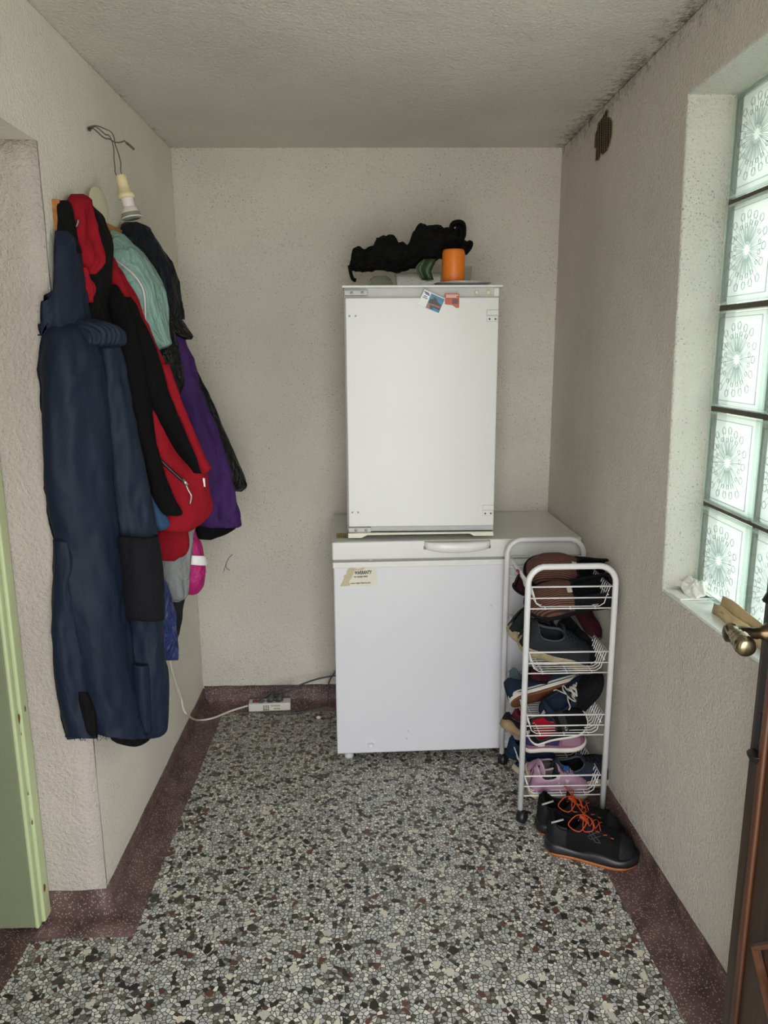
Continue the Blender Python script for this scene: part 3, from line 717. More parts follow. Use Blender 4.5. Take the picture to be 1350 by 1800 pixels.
# small litter on floor
b = MB(); c = onZ(560,1263,.004); b.lathe([(0,0),(.008,.001),(.011,.006),(.006,.010),(0,.008)], c, 7); tag(b.build('paper_scrap', M_paper), 'tiny crumpled paper scrap on terrazzo left of the freezer', 'litter')

# ---------------------------------------------------------------- lamp socket on wires, wall disc, vent
pd = empty('bulb_socket', onX(155,228,XL), 'bare lamp socket with reflector bulb hanging by wires from the left wall', 'lamp')
M_w = mat('grey brown wire','5d5148',rough=.7)
h0 = onX(155, 226, XL + .001)
def zp(x, y, Y): return onY(130 + x/9, 200 + y/9, Y)
b = MB()
b.tube([h0, zp(250,205,2.17), zp(360,190,2.18), zp(480,235,2.2), zp(590,290,2.2), zp(635,380,2.2), zp(650,480,2.2), zp(700,620,2.2), zp(740,780,2.2), zp(740,900,2.2), zp(768,980,2.2)], .0016, n=6, smooth_path=6)
b.tube([h0 + V((0,0,-.004)), zp(330,205,2.17), zp(430,270,2.18), zp(500,330,2.2), zp(550,340,2.2), zp(600,430,2.2), zp(630,560,2.2), zp(635,720,2.2), zp(650,850,2.2), zp(650,920,2.2), zp(682,990,2.2)], .0016, n=6, smooth_path=6)
b.tube([h0 + V((.004,0,-.006)), zp(300,230,2.17), zp(470,375,2.19), zp(560,400,2.2), zp(650,450,2.19), zp(740,450,2.19), zp(800,430,2.19), zp(830,460,2.19), zp(950,560,2.19)], .0018, n=6, smooth_path=6)
b.tube([zp(830,460,2.19), zp(890,505,2.19), zp(950,565,2.19)], .0032, n=6)
keep(b.build('wire', M_w, pd, smooth=True), pd)
b = MB(); b.lathe([(0,0),(.004,0),(.004,.012),(.002,.014),(0,.014)], h0 + V((-.004,0,0)), 8, (1,0,0)); keep(b.build('wall_hook', M_screw, pd), pd)
A = zp(740, 975, 2.2); B = zp(880, 1500, 2.2); ax = (B - A).normalized(); Lb = (B - A).length
b = MB(); b.lathe([(0,0),(.0125,0),(.014,.002),(.0145,.026),(.0145,.034),(.0165,.036),(.0175,.046),(.0215,.048),(.022,.060),(.018,.0605),(0,.0605)], A, 24, ax); keep(b.build('lamp_holder', mat('aged cream plastic','d8cba0',rough=.45,var=.08), pd, smooth=True), pd)
b = MB(); b.lathe([(.0165,.058),(.0165,.07),(.0155,.083)], A, 24, ax); b.lathe([(.0155,.083),(.021,.086),(.027,.106),(.0285,.11),(.026,.1115)], A, 24, ax)
blb = keep(b.build('bulb', mat('white bulb ceramic','d8cfca',rough=.35), pd, smooth=True), pd)
b = MB(); b.lathe([(.0275,.109),(.024,.113),(.012,.1145),(0,.115)], A, 24, ax); b.lathe([(.0206,.0855),(.0275,.1065),(.0285,.11)], A + ax*.0003, 24, ax)
keep(b.build('reflector', mat('frosted reflector','9d9d8e',rough=.18,metal=.6,var=.2,vscale=80), pd, smooth=True), pd)
b = MB(); c = onX(172,362,XL+.02); b.lathe([(0,0),(.0,-.012),(.01,-.012),(.01,0),(.046,0),(.0475,.002),(.0475,.005),(.044,.0065),(0,.009)], c, 36, V((1,-.18,.06)).normalized())
o = b.build('junction_box_cover', mat('yellowed cover plastic','c9c5aa',rough=.4,var=.08,vscale=10), None, smooth=True); tag(o, 'round yellowed junction box cover on the left wall above the coat board', 'cover plate')
# vent
def xr(px, py, off=0):
    d = ray(px, py); x = .77
    for _ in range(20): p = CAM + d*(x/d.x); x = XR(p.y, p.z) - off
    return CAM + d*(x/d.x)
vt = empty('wall_vent', xr(1062,240), 'small ragged brown mesh vent high on the right wall', 'vent')
outl = [(690,340),(720,390),(705,480),(760,500),(790,580),(785,780),(770,860),(750,950),(700,1080),(620,1160),(590,1130),(550,1250),(490,1260),(500,1110),(515,1050),(470,1030),(485,790),(520,700),(530,600),(600,510)]
def vp(x, y, off): return xr(1000 + x/10.38, 160 + y/10.38, off)
b = MB(); b.poly([vp(x, y, .0002) for x, y in outl], (-.0015, 0, 0)); keep(b.build('opening', mat('vent dark','1c140d',rough=.9), vt), vt)
b = MB()
cxv, cyv = 640, 800
import itertools
def inside(x, y, poly):
    r = False; n = len(poly)
    for i in range(n):
        x1,y1 = poly[i]; x2,y2 = poly[i-1]
        if (y1 > y) != (y2 > y) and x < (x2-x1)*(y-y1)/(y2-y1)+x1: r = not r
    return r
for k in range(34):
    c0 = 300 + k*42; seg = []
    for i in range(61):
        x = 450 + i*6; y = c0 + 450*.0 + (800-x)*.9 + 60
        if inside(x, y, outl): seg.append(vp(x, y, .004))
        else:
            if len(seg) > 2: b.tube([seg[0], seg[-1]], .0011, n=4)
            seg = []
    if len(seg) > 2: b.tube([seg[0], seg[-1]], .0011, n=4)
for x in (500, 540, 580, 625, 660, 700, 745):
    seg = [y for y in range(340, 1260, 10) if inside(x, y, outl)]
    if seg: b.tube([vp(x, seg[0], .0055), vp(x-8, seg[-1], .0055)], .001, n=4)
keep(b.build('mesh_screen', mat('rusty mesh','6b5a44',rough=.8,var=.3,vscale=200), vt), vt)
b = MB(); rr_ = [vp(x + (x-cxv)*.03, y+(y-cyv)*.02, .002) for x, y in outl]; b.tube(rr_, .0016, n=5, closed=True); keep(b.build('broken_edge', mat('crumbled edge','8c8270',rough=.9,var=.3,vscale=300), vt), vt)

# ---------------------------------------------------------------- window sill things
tl = empty('white_tile', onZ(1210,1045,ZS+.007), 'loose white tile under the crumpled tissue on the window sill', 'tile')
zt = ZS + .0075
b = MB(); pts = [onZ(*p, zt) for p in [(1176,1043),(1196,1056),(1260,1054),(1228,1035)]]
b.poly(pts, (0,0,.005)); keep(b.build('tile', mat('white tile','e4e5e2',rough=.2,var=.01), tl, bevel=.001), tl)
def crumple(name, label, cat, px, Yz, size, m, seed, n=26):
    c = onZ(px[0], px[1], zt + .006); b = MB(); P = []
    for i in range(n):
        row = []
        for j in range(n):
            u = i/(n-1)*2-1; v = j/(n-1)*2-1; rad = max(abs(u), abs(v))
            w = noise.fractal(V((u*2.2+seed, v*2.2, 0)), 1, 2, 3); w2 = noise.noise(V((u*3, v*3+seed, 4)))
            r_ = math.hypot(u, v)
            row.append(V((c.x + size[0]*(u + .12*w2), c.y + size[1]*(v + .12*w), c.z + max(0, size[2]*(1 - .75*r_*r_) * (.55 + .9*abs(w))) )))
        P.append(row)
    b.grid(P); o = b.build(name, m, None, smooth=True, solid=.0012); return tag(o, label, cat)
M_tis = mat('tissue','eceae2',rough=.8,var=.03)
crumple('crumpled_tissue', 'crumpled white tissue lying on the far end of the window sill', 'tissue', (1220,1036), 0, (.040,.075,.034), M_tis, 2.0)
bx = empty('cardboard_wrap', onZ(1290,1075,zt), 'long folded tan cardboard strip standing on the window sill against the glass', 'cardboard')
b = MB(); M_card = mat('tan cardboard','d2ba90',rough=.7,var=.1,vscale=30)
yA = 1.75; yB_ = 1.28
for (xa, za, xb, zb) in [(.858, zt, .866, zt+.042), (.842, zt, .846, zt+.024), (.842, zt, .866, zt+.003)]:
    P = []
    for i in range(13):
        y = yA + (yB_-yA)*i/12; w = .002*math.sin(i*1.7)
        P.append([V((xa + w, y, za)), V(((xa+xb)/2 + w*2, y, (za+zb)/2)), V((xb + w, y, zb + .004*math.sin(i*.9)))])
    b.grid(P)
keep(b.build('folded_sheet', M_card, bx, smooth=True, solid=.0015), bx)
b = MB(); b.tube([(.852, 1.74, zt+.012),(.851,1.6,zt+.018),(.85,1.4,zt+.012)], .007, n=8); keep(b.build('rolled_flap', mat('pale cardboard','d5bd94',rough=.6), bx, smooth=True), bx)

# ---------------------------------------------------------------- coats
cr_ = empty('coat_board', (XL, 2.16, 1.80), 'wooden coat board with hooks screwed to the left wall', 'coat rack')
b = MB(); b.box((XL, 1.905, 1.80), (XL + .018, 2.42, 1.872)); keep(b.build('board', M_lath, cr_, bevel=.002), cr_)
for y in (1.94, 2.19, 2.33, 2.40):
    b = MB(); x = XL + .018; b.tube([(x, y, 1.835),(x+.008, y, 1.82),(x+.02, y, 1.816),(x+.026, y, 1.824),(x+.027, y, 1.832)], .0035, n=8, smooth_path=4); b.tube([(x+.001,y,1.85),(x+.001,y,1.815)], .005, n=6)
    keep(b.build('hook', M_screw, cr_, smooth=True), cr_)

def loftmesh(b, rows, th=.04, amp=.008, n=44, fu=7.0, fz=3.0, seed=0, bulge=1.0, sub=5, pleat=None, wallclamp=True):
    """rows: (py, pxL, YL, pxR, YR [,th]) ; closed cloth sleeve hanging between the two edges"""
    R_ = [V((r[0], r[1], r[3])) for r in rows]; Q = [V((r[2], r[4], r[5] if len(r) > 5 else th)) for r in rows]
    R2 = cr(R_, sub); Q2 = cr(Q, sub); P = []
    for r, q in zip(R2, Q2):
        a = onY(r.y, r.x, q.x); c_ = onY(r.z, r.x, q.y)
        m_ = (a + c_)/2; hv = (c_ - a)/2; tdir = V((hv.y, -hv.x, 0)); 
        tdir = tdir.normalized() if tdir.length > 1e-6 else V((0,-1,0))
        w = hv.length*2; T = min(q.z, w*.45 + .004)
        row = []
        for k in range(n):
            t = 2*PI*k/n; cs = math.cos(t); sn = math.sin(t)
            p = m_ + hv * cs + tdir * (sn * T)
            u = cs * hv.length
            f = 1.3*noise.noise(V((u*fu*3.2 + seed*3.1, p.z*fz, seed))) + .7*noise.noise(V((u*fu*7 + seed + p.z*5, p.z*fz*2.2, seed+5))) + .45*(1-abs(noise.noise(V((u*fu*6 - p.z*9, p.z*fz*3.5 + u*9, seed+9))))*4)
            d = f * amp
            if pleat: d += pleat[0] * math.sin(u * pleat[1] + seed)
            p = p + tdir * d * (1 if sn >= 0 else -1) * min(1, abs(sn)*2.0)
            if wallclamp and p.y > YJ - .012 and p.x < XL + .012: p.x = XL + .012 + .2*0
            if p.y <= YJ - .004 and p.x < XL and p.y > YJ - .03: p.y = YJ - .03
            row.append(p)
        P.append(row)
    b.grid(P, wrap=True, capends=True)
def cpart(root, name, rowsets, m, smooth=True, **kw):
    b = MB()
    if not isinstance(rowsets[0], list): rowsets = [rowsets]
    for i, rs in enumerate(rowsets): loftmesh(b, rs, **{**kw, 'seed': kw.get('seed', 0) + i})
    return keep(b.build(name, m, root, smooth=smooth), root)
def ribbon(root, name, pts, Y, r, m, flat=None):
    b = MB(); b.tube([onY(p[0], p[1], (p[2] if len(p) > 2 else Y)) for p in pts], r, n=6, smooth_path=6); return keep(b.build(name, m, root, smooth=True), root)

M_navy = cloth('navy ski fabric','151f31',rough=.62,bump=.12,wrinkle=.38,spec=.25,wsc=7)
M_navyd = cloth('navy quilted fabric','090e1a',rough=.55,bump=.1,wrinkle=1.0,spec=.3,wsc=20)
M_redf = cloth('red fleece','8f1a25',rough=.95,bump=.6,weave=420,wrinkle=.5,spec=.1,wsc=10)
M_blkf = cloth('black fleece','0a0a0c',rough=.9,bump=.4,weave=420,wrinkle=.4,spec=.15)
M_mint = cloth('mint raincoat fabric','86a8a1',rough=.45,bump=.1,wrinkle=.9,spec=.4,wsc=18)
M_purp = cloth('purple softshell','3e2259',rough=.7,bump=.15,wrinkle=.6,spec=.2,wsc=12)
M_quilt = cloth('black quilted nylon','0c0d0f',rough=.45,bump=.1,wrinkle=1.0,spec=.35,wsc=24)
M_pink = cloth('pink raincoat','ac1f6a',rough=.5,wrinkle=.7,spec=.35)
M_greyf = cloth('heather grey fabric','8b8d8e',rough=.85,wrinkle=.6)
M_blue = cloth('shiny blue nylon','22346f',rough=.3,wrinkle=1.0,spec=.5,wsc=30)
M_refl = mat('white reflective tape','e6e7e5',rough=.4,var=.02)
M_patch = cloth('black knee canvas','141418',rough=.85,bump=.5,weave=500,wrinkle=.3)

# navy ski overalls
ov = empty('ski_overalls', (XL + .03, 1.93, 1.80), 'long navy ski overalls with black knee patch, hung nearest on the coat board', 'ski overalls')
cpart(ov, 'bib', [(405,93,1.88,108,1.93),(420,94,1.87,118,1.95),(440,94,1.86,128,1.97),(470,91,1.85,134,1.97),(520,86,1.83,142,1.96),(570,83,1.82,150,1.96),(590,82,1.81,160,1.96)], M_navy, th=.04, amp=.005, seed=1)
cpart(ov, 'shoulder_strap', [[(352,110,1.91,116,1.93,.01),(364,104,1.90,118,1.94),(385,100,1.90,122,1.95),(405,97,1.89,124,1.96),(425,100,1.88,127,1.96),(445,112,1.89,134,1.96)],
      [(352,140,2.03,146,2.06),(372,148,2.02,160,2.07),(395,154,2.0,172,2.08),(430,160,1.99,186,2.08),(470,150,1.98,190,2.07),(520,142,1.97,190,2.06),(545,140,1.96,189,2.05),(572,139,1.95,196,2.04)]], M_blk, th=.03, amp=.004, seed=3)
cpart(ov, 'waistband', [(560,130,1.87,160,1.93,.02),(568,132,1.86,182,1.95,.045),(580,134,1.85,198,1.98),(594,134,1.845,204,1.99),(606,134,1.845,206,1.99,.05),(612,140,1.86,200,1.98,.03)], M_navy, th=.058, amp=.005, pleat=(.0045, 420), seed=4, n=150)
cpart(ov, 'trouser_leg', [[(568,90,1.83,160,1.93,.012),(582,84,1.81,166,1.92,.028),(604,81,1.80,172,1.92,.042),(640,78,1.79,178,1.92),(700,77,1.79,186,1.92),(800,79,1.79,192,1.92),(873,84,1.79,197,1.93),(941,97,1.80,205,1.93),(1027,110,1.80,216,1.94),(1113,127,1.81,224,1.94),(1217,148,1.82,236,1.95),(1270,164,1.83,246,1.95),(1291,172,1.83,250,1.95)],
      [(570,160,1.94,196,2.0,.012),(582,160,1.93,202,2.0,.025),(604,162,1.93,207,2.0,.04),(640,168,1.93,213,2.0),(700,175,1.93,224,2.0),(803,182,1.93,248,2.0),(880,188,1.94,267,2.0),(937,196,1.94,276,2.0),(1010,206,1.94,285,2.0),(1075,214,1.95,287,2.0),(1148,220,1.95,289,2.0),(1180,226,1.95,296,2.0),(1240,234,1.95,296,2.0),(1280,240,1.95,291,2.0),(1296,246,1.95,266,1.99)]], M_navy, th=.055, amp=.010, seed=5, fu=5)
cpart(ov, 'trouser_leg', [(950,98,1.79,125,1.83),(1000,98,1.79,140,1.85),(1060,96,1.79,150,1.87),(1113,94,1.79,160,1.88),(1160,96,1.79,168,1.88),(1210,103,1.79,165,1.88),(1250,112,1.79,160,1.87),(1285,125,1.79,160,1.86),(1297,132,1.79,155,1.85)], M_navy, th=.035, amp=.008, seed=8)
o = cpart(ov, 'knee_patch', [(942,206,1.905,275,1.965,.035),(944,205,1.90,277,1.96),(1000,210,1.90,286,1.96),(1078,218,1.90,288,1.96),(1082,222,1.905,286,1.96,.03)], M_patch, th=.05, amp=.004, seed=9, sub=3); o['label'] = 'black canvas knee patch'
cpart(ov, 'hem_lining', [(1288,192,1.95,262,1.985),(1298,194,1.95,264,1.985),(1303,206,1.955,256,1.98)], M_blk, th=.03, amp=.003)
cpart(ov, 'hem_lining', [(1215,136,1.80,152,1.82),(1250,142,1.80,166,1.83),(1285,146,1.80,168,1.83),(1292,150,1.80,158,1.82)], M_blk, th=.02, amp=.003, seed=3)
b = MB(); rf = random.Random(5)
for k in range(26):
    x_ = rf.choice([rf.uniform(132,158), rf.uniform(168,190)]); p = onY(x_, 1292, 1.80 if x_ < 160 else 1.86)
    b.tube([p, p + V((rf.uniform(-.004,.004), 0, -.006)), p + V((rf.uniform(-.008,.008), 0, -rf.uniform(.008,.018)))], .0006, n=4)
o = keep(b.build('frayed_hem', M_navyd, ov), ov); o['kind'] = 'stuff'
cpart(ov, 'zip_gusset', [(1166,232,1.915,258,1.93,.03),(1172,233,1.912,262,1.93),(1230,236,1.913,265,1.93),(1285,244,1.915,266,1.93,.035)], M_navy, th=.034, amp=.003, seed=2)
cpart(ov, 'pocket_flap', [(870,262,2.03,270,2.05),(895,266,2.02,284,2.05),(915,270,2.02,297,2.05),(926,274,2.02,296,2.05),(933,276,2.03,280,2.04)], cloth('dusty navy fabric','2c4565',rough=.7), th=.012, amp=.003)

# red and black fleece jacket
rj = empty('fleece_jacket', (XL + .03, 2.08, 1.83), 'red and black fleece jacket with hood and zip pocket, hung behind the navy overalls', 'jacket')
cpart(rj, 'hood', [[(341,124,2.0,134,2.03),(352,115,1.97,141,2.04),(375,114,1.95,151,2.04),(403,117,1.94,161,2.04),(425,123,1.94,167,2.04),(446,133,1.94,167,2.03),(465,142,1.95,163,2.01),(482,152,1.97,158,1.99)],
      [(470,138,1.93,146,1.95),(485,136,1.93,150,1.96),(508,142,1.93,157,1.97),(532,152,1.95,156,1.97)]], M_redf, th=.035, amp=.011, seed=11, fu=12)
o = cpart(rj, 'hood_lining', [(348,106,1.99,120,2.06),(360,104,1.99,150,2.07),(385,108,1.99,162,2.08),(420,120,1.99,170,2.08),(460,126,1.99,170,2.06),(510,136,1.99,176,2.06)], M_blkf, th=.03, amp=.004, seed=12); o['label'] = 'black hood lining'
cpart(rj, 'body', [(440,170,2.10,183,2.15),(470,176,2.09,200,2.16),(510,182,2.08,222,2.17),(560,188,2.07,245,2.18),(620,198,2.06,271,2.19),(680,208,2.06,300,2.20),(740,222,2.06,328,2.20),(800,240,2.07,358,2.21),(850,256,2.08,365,2.21),(885,264,2.09,373,2.21),(908,268,2.10,364,2.20),(925,272,2.10,340,2.19),(935,280,2.11,310,2.17)], M_redf, th=.05, amp=.012, seed=13, fu=5)
cpart(rj, 'side_panel', [[(500,190,2.05,200,2.08,.01),(520,190,2.025,212,2.06),(560,194,2.02,232,2.07),(610,204,2.015,248,2.08),(680,214,2.01,259,2.09),(734,228,2.01,264,2.08),(790,245,2.02,272,2.07),(850,266,2.02,292,2.07),(880,276,2.02,304,2.08),(900,284,2.03,316,2.09),(906,290,2.04,308,2.08)]], M_blkf, th=.028, amp=.006, seed=14)
cpart(rj, 'side_panel', [[(522,212,2.07,226,2.10,.01),(538,206,2.045,238,2.11),(560,212,2.05,246,2.11),(610,236,2.055,268,2.12),(680,254,2.06,292,2.12),(727,274,2.07,309,2.12),(769,299,2.08,325,2.12),(803,322,2.09,340,2.12),(832,345,2.11,350,2.12)]], M_blkf, th=.028, amp=.005, seed=16)
cpart(rj, 'front_edge', [(640,280,2.12,290,2.15),(700,296,2.12,310,2.16),(760,320,2.13,336,2.17),(800,336,2.14,353,2.18),(820,346,2.14,366,2.18),(832,352,2.15,360,2.17)], M_redf, th=.025, amp=.004, seed=17)
b = MB(); b.tube([onY(270,790,2.075), onY(282,808,2.07), onY(300,826,2.075), onY(322,846,2.08)], .0045, n=8, smooth_path=8); keep(b.build('zipper', M_dark, rj, smooth=True), rj)
b = MB(); b.tube([onY(321,842,2.072), onY(329,853,2.07)], .005, n=8); b.tube([onY(327,853,2.07), onY(331,862,2.068), onY(336,872,2.068), onY(334,886,2.068)], .0028, n=6, smooth_path=5)
o = keep(b.build('zip_pull', mat('silver zip','a8a49c',rough=.3,metal=.8), rj, smooth=True), rj)
b = MB(); b.poly([onY(356,840,2.145), onY(360,841,2.145), onY(361,856,2.145), onY(358,855,2.145)], (0,.001,0)); keep(b.build('care_label', M_refl, rj), rj)

# mint rain jacket
mj = empty('rain_jacket', (XL + .03, 2.22, 1.83), 'pale mint rain jacket with white piping, hung between red fleece and navy puffer jacket', 'jacket')
cpart(mj, 'hood', [(398,168,2.27,175,2.3),(410,172,2.25,190,2.34),(425,176,2.22,215,2.36),(445,182,2.2,243,2.37),(475,198,2.2,264,2.38),(507,216,2.2,278,2.38),(545,232,2.2,281,2.38),(590,252,2.2,278,2.36),(606,262,2.21,275,2.34),(617,268,2.23,272,2.32,.01)], M_mint, th=.05, amp=.007, seed=21, fu=5)
ribbon(mj, 'piping', [(184,447,2.225),(200,456,2.20),(211,463,2.19),(234,482,2.18),(249,503,2.185),(254,523,2.19),(255.5,550,2.20),(255.5,580,2.21),(258,596,2.215)], 2.2, .0024, mat('pink white piping','e3cfcf',rough=.5))
# navy padded jacket
nj = empty('padded_jacket', (XL + .03, 2.36, 1.83), 'dark navy padded jacket with black cuffs, hung farthest along the coat board', 'jacket')
cpart(nj, 'sleeve', [(390,226,2.40,231,2.42),(400,212,2.38,241,2.48),(420,208,2.36,258,2.52),(455,218,2.36,286,2.55),(480,232,2.37,299,2.57),(520,250,2.4,307,2.58),(550,262,2.42,310,2.58),(562,270,2.45,308,2.57)], M_navyd, th=.055, amp=.009, seed=23)
o = cpart(nj, 'cuff', [(515,268,2.44,283,2.48),(540,275,2.43,304,2.52),(562,280,2.43,314,2.53),(578,292,2.44,325,2.53),(590,310,2.46,331,2.52),(597,326,2.48,333,2.5)], M_quilt, th=.03, amp=.004, seed=24); o['label'] = 'black quilted cuff'
bj = empty('puffer_jacket', (XL + .03, 2.30, 1.83), 'small black puffer jacket squeezed between the mint jacket and the purple jacket', 'jacket')
cpart(bj, 'body', [(440,205,2.37,220,2.41,.01),(540,262,2.36,283,2.40),(575,268,2.35,292,2.42),(610,270,2.35,306,2.43),(650,272,2.35,317,2.43),(675,280,2.36,317,2.43),(690,296,2.38,312,2.42)], M_quilt, th=.04, amp=.01, seed=25, fu=9)
pj = empty('softshell_jacket', (XL + .03, 2.42, 1.83), 'purple softshell jacket hung low behind the red fleece', 'jacket')
cpart(pj, 'body', [(460,250,2.48,258,2.50,.01),(545,278,2.46,286,2.50),(580,282,2.45,305,2.52),(620,286,2.44,322,2.54),(680,296,2.44,343,2.55),(720,306,2.44,358,2.56),(760,318,2.44,373,2.57),(810,330,2.45,394,2.58),(850,338,2.45,405,2.58),(890,344,2.46,414,2.58),(918,348,2.46,420,2.58),(924,350,2.47,416,2.57)], M_purp, th=.055, amp=.012, seed=26, fu=4.5)
o = cpart(pj, 'lining', [(915,345,2.5,416,2.6),(928,344,2.5,414,2.59),(940,345,2.5,392,2.57),(948,350,2.51,365,2.55)], M_blk, th=.03, amp=.004, seed=27); o['label'] = 'black fleece lining at the hem'
qj = empty('quilted_jacket', (XL + .03, 2.52, 1.75), 'black quilted jacket sticking out behind the purple softshell jacket', 'jacket')
cpart(qj, 'body', [(470,258,2.62,268,2.65,.01),(540,278,2.62,296,2.66,.02),(600,300,2.62,318,2.66),(640,306,2.62,334,2.68),(700,322,2.62,364,2.70),(745,340,2.62,382,2.71),(790,358,2.62,405,2.72),(835,380,2.62,423,2.72),(855,398,2.64,424,2.72),(864,408,2.66,416,2.70)], M_quilt, th=.05, amp=.008, seed=28, pleat=None)
for k in range(6):
    y0 = 660 + k*36
    xr_ = 345 + k*13.5; ribbon(qj, 'quilt_seam', [(xr_-14, y0+3, 2.615), (xr_-2, y0+6, 2.64), (xr_+6, y0+5, 2.665)], 2.6, .0012, M_dark)
# children's trousers, blue nylon, pink jacket
kt = empty('snow_trousers', (XL + .03, 2.28, 1.5), 'grey snow trousers with red top and black lower leg, hanging under the red fleece', 'trousers')
cpart(kt, 'upper_leg', [(470,190,2.27,200,2.31,.01),(740,236,2.26,268,2.33,.02),(880,262,2.26,318,2.34),(935,274,2.26,328,2.34),(965,276,2.26,328,2.34),(985,278,2.27,300,2.33)], M_redf, th=.035, amp=.008, seed=31)
cpart(kt, 'middle_leg', [(900,300,2.30,338,2.39),(940,290,2.29,337,2.39),(985,280,2.29,334,2.38),(1020,286,2.29,330,2.37),(1045,294,2.30,324,2.36),(1058,297,2.31,306,2.35)], M_greyf, th=.035, amp=.008, seed=32)
cpart(kt, 'lower_leg', [(1025,294,2.34,326,2.38),(1050,297,2.33,323,2.38),(1080,300,2.33,317,2.37),(1110,303,2.34,312,2.37),(1122,305,2.34,309,2.36)], cloth('dark grey canvas','1f1f24'), th=.025, amp=.005, seed=33)
bn = empty('nylon_trousers', (XL + .03, 2.18, 1.2), 'shiny blue nylon trousers with hem showing below the grey snow trousers', 'trousers')
cpart(bn, 'trouser_leg', [(440,176,2.15,186,2.19,.008),(700,205,2.14,222,2.19,.012),(900,238,2.14,252,2.2,.015),(1000,260,2.14,275,2.21,.015),(1025,272,2.14,288,2.22),(1060,276,2.14,300,2.24),(1100,278,2.14,306,2.24),(1140,284,2.14,309,2.24),(1155,288,2.15,308,2.23),(1161,292,2.16,302,2.22)], M_blue, th=.022, amp=.007, seed=34, fu=9)
pk = empty('pink_jacket', (XL + .03, 2.4, 1.3), 'bright pink sleeve of a rain jacket with white reflective band, lowest under the purple jacket', 'jacket')
cpart(pk, 'sleeve', [(500,240,2.42,252,2.46,.01),(800,296,2.42,318,2.46,.02),(925,322,2.42,336,2.46),(955,322,2.41,345,2.48),(985,322,2.41,352,2.49),(1005,322,2.41,356,2.49),(1025,322,2.41,351,2.48),(1040,325,2.42,342,2.47),(1045,329,2.43,336,2.45)], M_pink, th=.04, amp=.004, seed=35)
cpart(pk, 'reflective_band', [(976,330,2.395,352,2.465),(985,329,2.395,354,2.468),(992,329,2.395,355,2.468)], M_refl, th=.043, amp=.001, seed=36, sub=3)

# ---------------------------------------------------------------- wire shoe trolley
tr = empty('shoe_trolley', (.62, 2.39, 0), 'white tubular shoe trolley with four wire baskets beside the freezer', 'shoe rack')
RL, RR_, RF, RB = .487, .757, 2.212, 2.565
def uframe(y, zt_, xl, xr_, zb):
    r = .055; pts = [V((xl, y, zb)), V((xl, y, zt_ - r))]
    for k in range(1, 8): a = PI - k*PI/16*1.0; pts.append(V((xl + r + r*math.cos(PI - k*(PI/2)/8), y, zt_ - r + r*math.sin(k*(PI/2)/8))))
    for k in range(0, 9): pts.append(V((xr_ - r + r*math.sin(k*(PI/2)/8), y, zt_ - r + r*math.cos(k*(PI/2)/8))))
    pts.append(V((xr_, y, zb))); return pts
M_tube = mat('white tube paint','d6d7d6',rough=.28,var=.03)
for y, zt_ in ((RF, .872), (RB, .868)):
    b = MB(); b.tube(uframe(y, zt_, RL, RR_, .048), .0095, n=14); keep(b.build('end_frame', M_tube, tr, smooth=True), tr)
def basket(zr):
    b = MB(); xl, xr_ = RL + .012, RR_ - .012; yf, yb = RF + .004, RB - .004; dp = .066
    wr = .0016; wR = .0026
    b.tube([(xl,yf,zr),(xr_,yf,zr),(xr_,yb,zr),(xl,yb,zr)], wR, n=6, closed=True)
    for y in (yf - .002, yb + .002):     # cross bars between the tubes
        for z in (zr, zr - .036, zr - .07): b.tube([(RL, y, z), (RR_, y, z)], wR*.9, n=6)
    N_ = 20
    for k in range(N_ + 1):
        y = yf + .006 + (yb - yf - .012)*k/N_
        f = min(1, min(k, N_-k)/3 * .25 + .72)
        d = dp * 1.0
        pts = [V((xl, y, zr)), V((xl + .012, y, zr - d*.55)), V((xl + .017, y, zr - d*.85)), V((xl + .032, y, zr - d)), V((xr_ - .032, y, zr - d)), V((xr_ - .017, y, zr - d*.85)), V((xr_ - .012, y, zr - d*.55)), V((xr_, y, zr))]
        b.tube(pts, wr, n=5)
    for x in (xl + .045, (xl+xr_)/2, xr_ - .045):
        b.tube([(x, yf, zr - dp - .008), (x, yf + .004, zr - dp - .003), (x, yb - .004, zr - dp - .003), (x, yb, zr - .06)], wr*1.1, n=5)
    for sx, q in ((xl + .007, -.028), (xr_ - .007, -.028)): b.tube([(sx, yf, zr + q), (sx, yb, zr + q)], wr, n=5)
    return keep(b.build('wire_basket', M_wire, tr, smooth=True), tr)
ZR = [.806, .592, .378, .164]
for z in ZR: basket(z)
for (x, y) in ((RL, RF), (RL, RB), (RR_, RB), (RR_, RF)):
    b = MB(); s_ = -1 if y < 2.4 else 1
    b.lathe([(0,-.014),(.017,-.014),(.0215,-.011),(.0215,.011),(.017,.014),(.010,.014),(.009,.010),(0,.010)], (x + .006, y + .002*s_, .0225), 18, V((.8, -.6, 0)).normalized())
    b.tube([(x, y, .05), (x, y, .034)], .0085, n=10); keep(b.build('caster', M_dark, tr, smooth=True), tr)

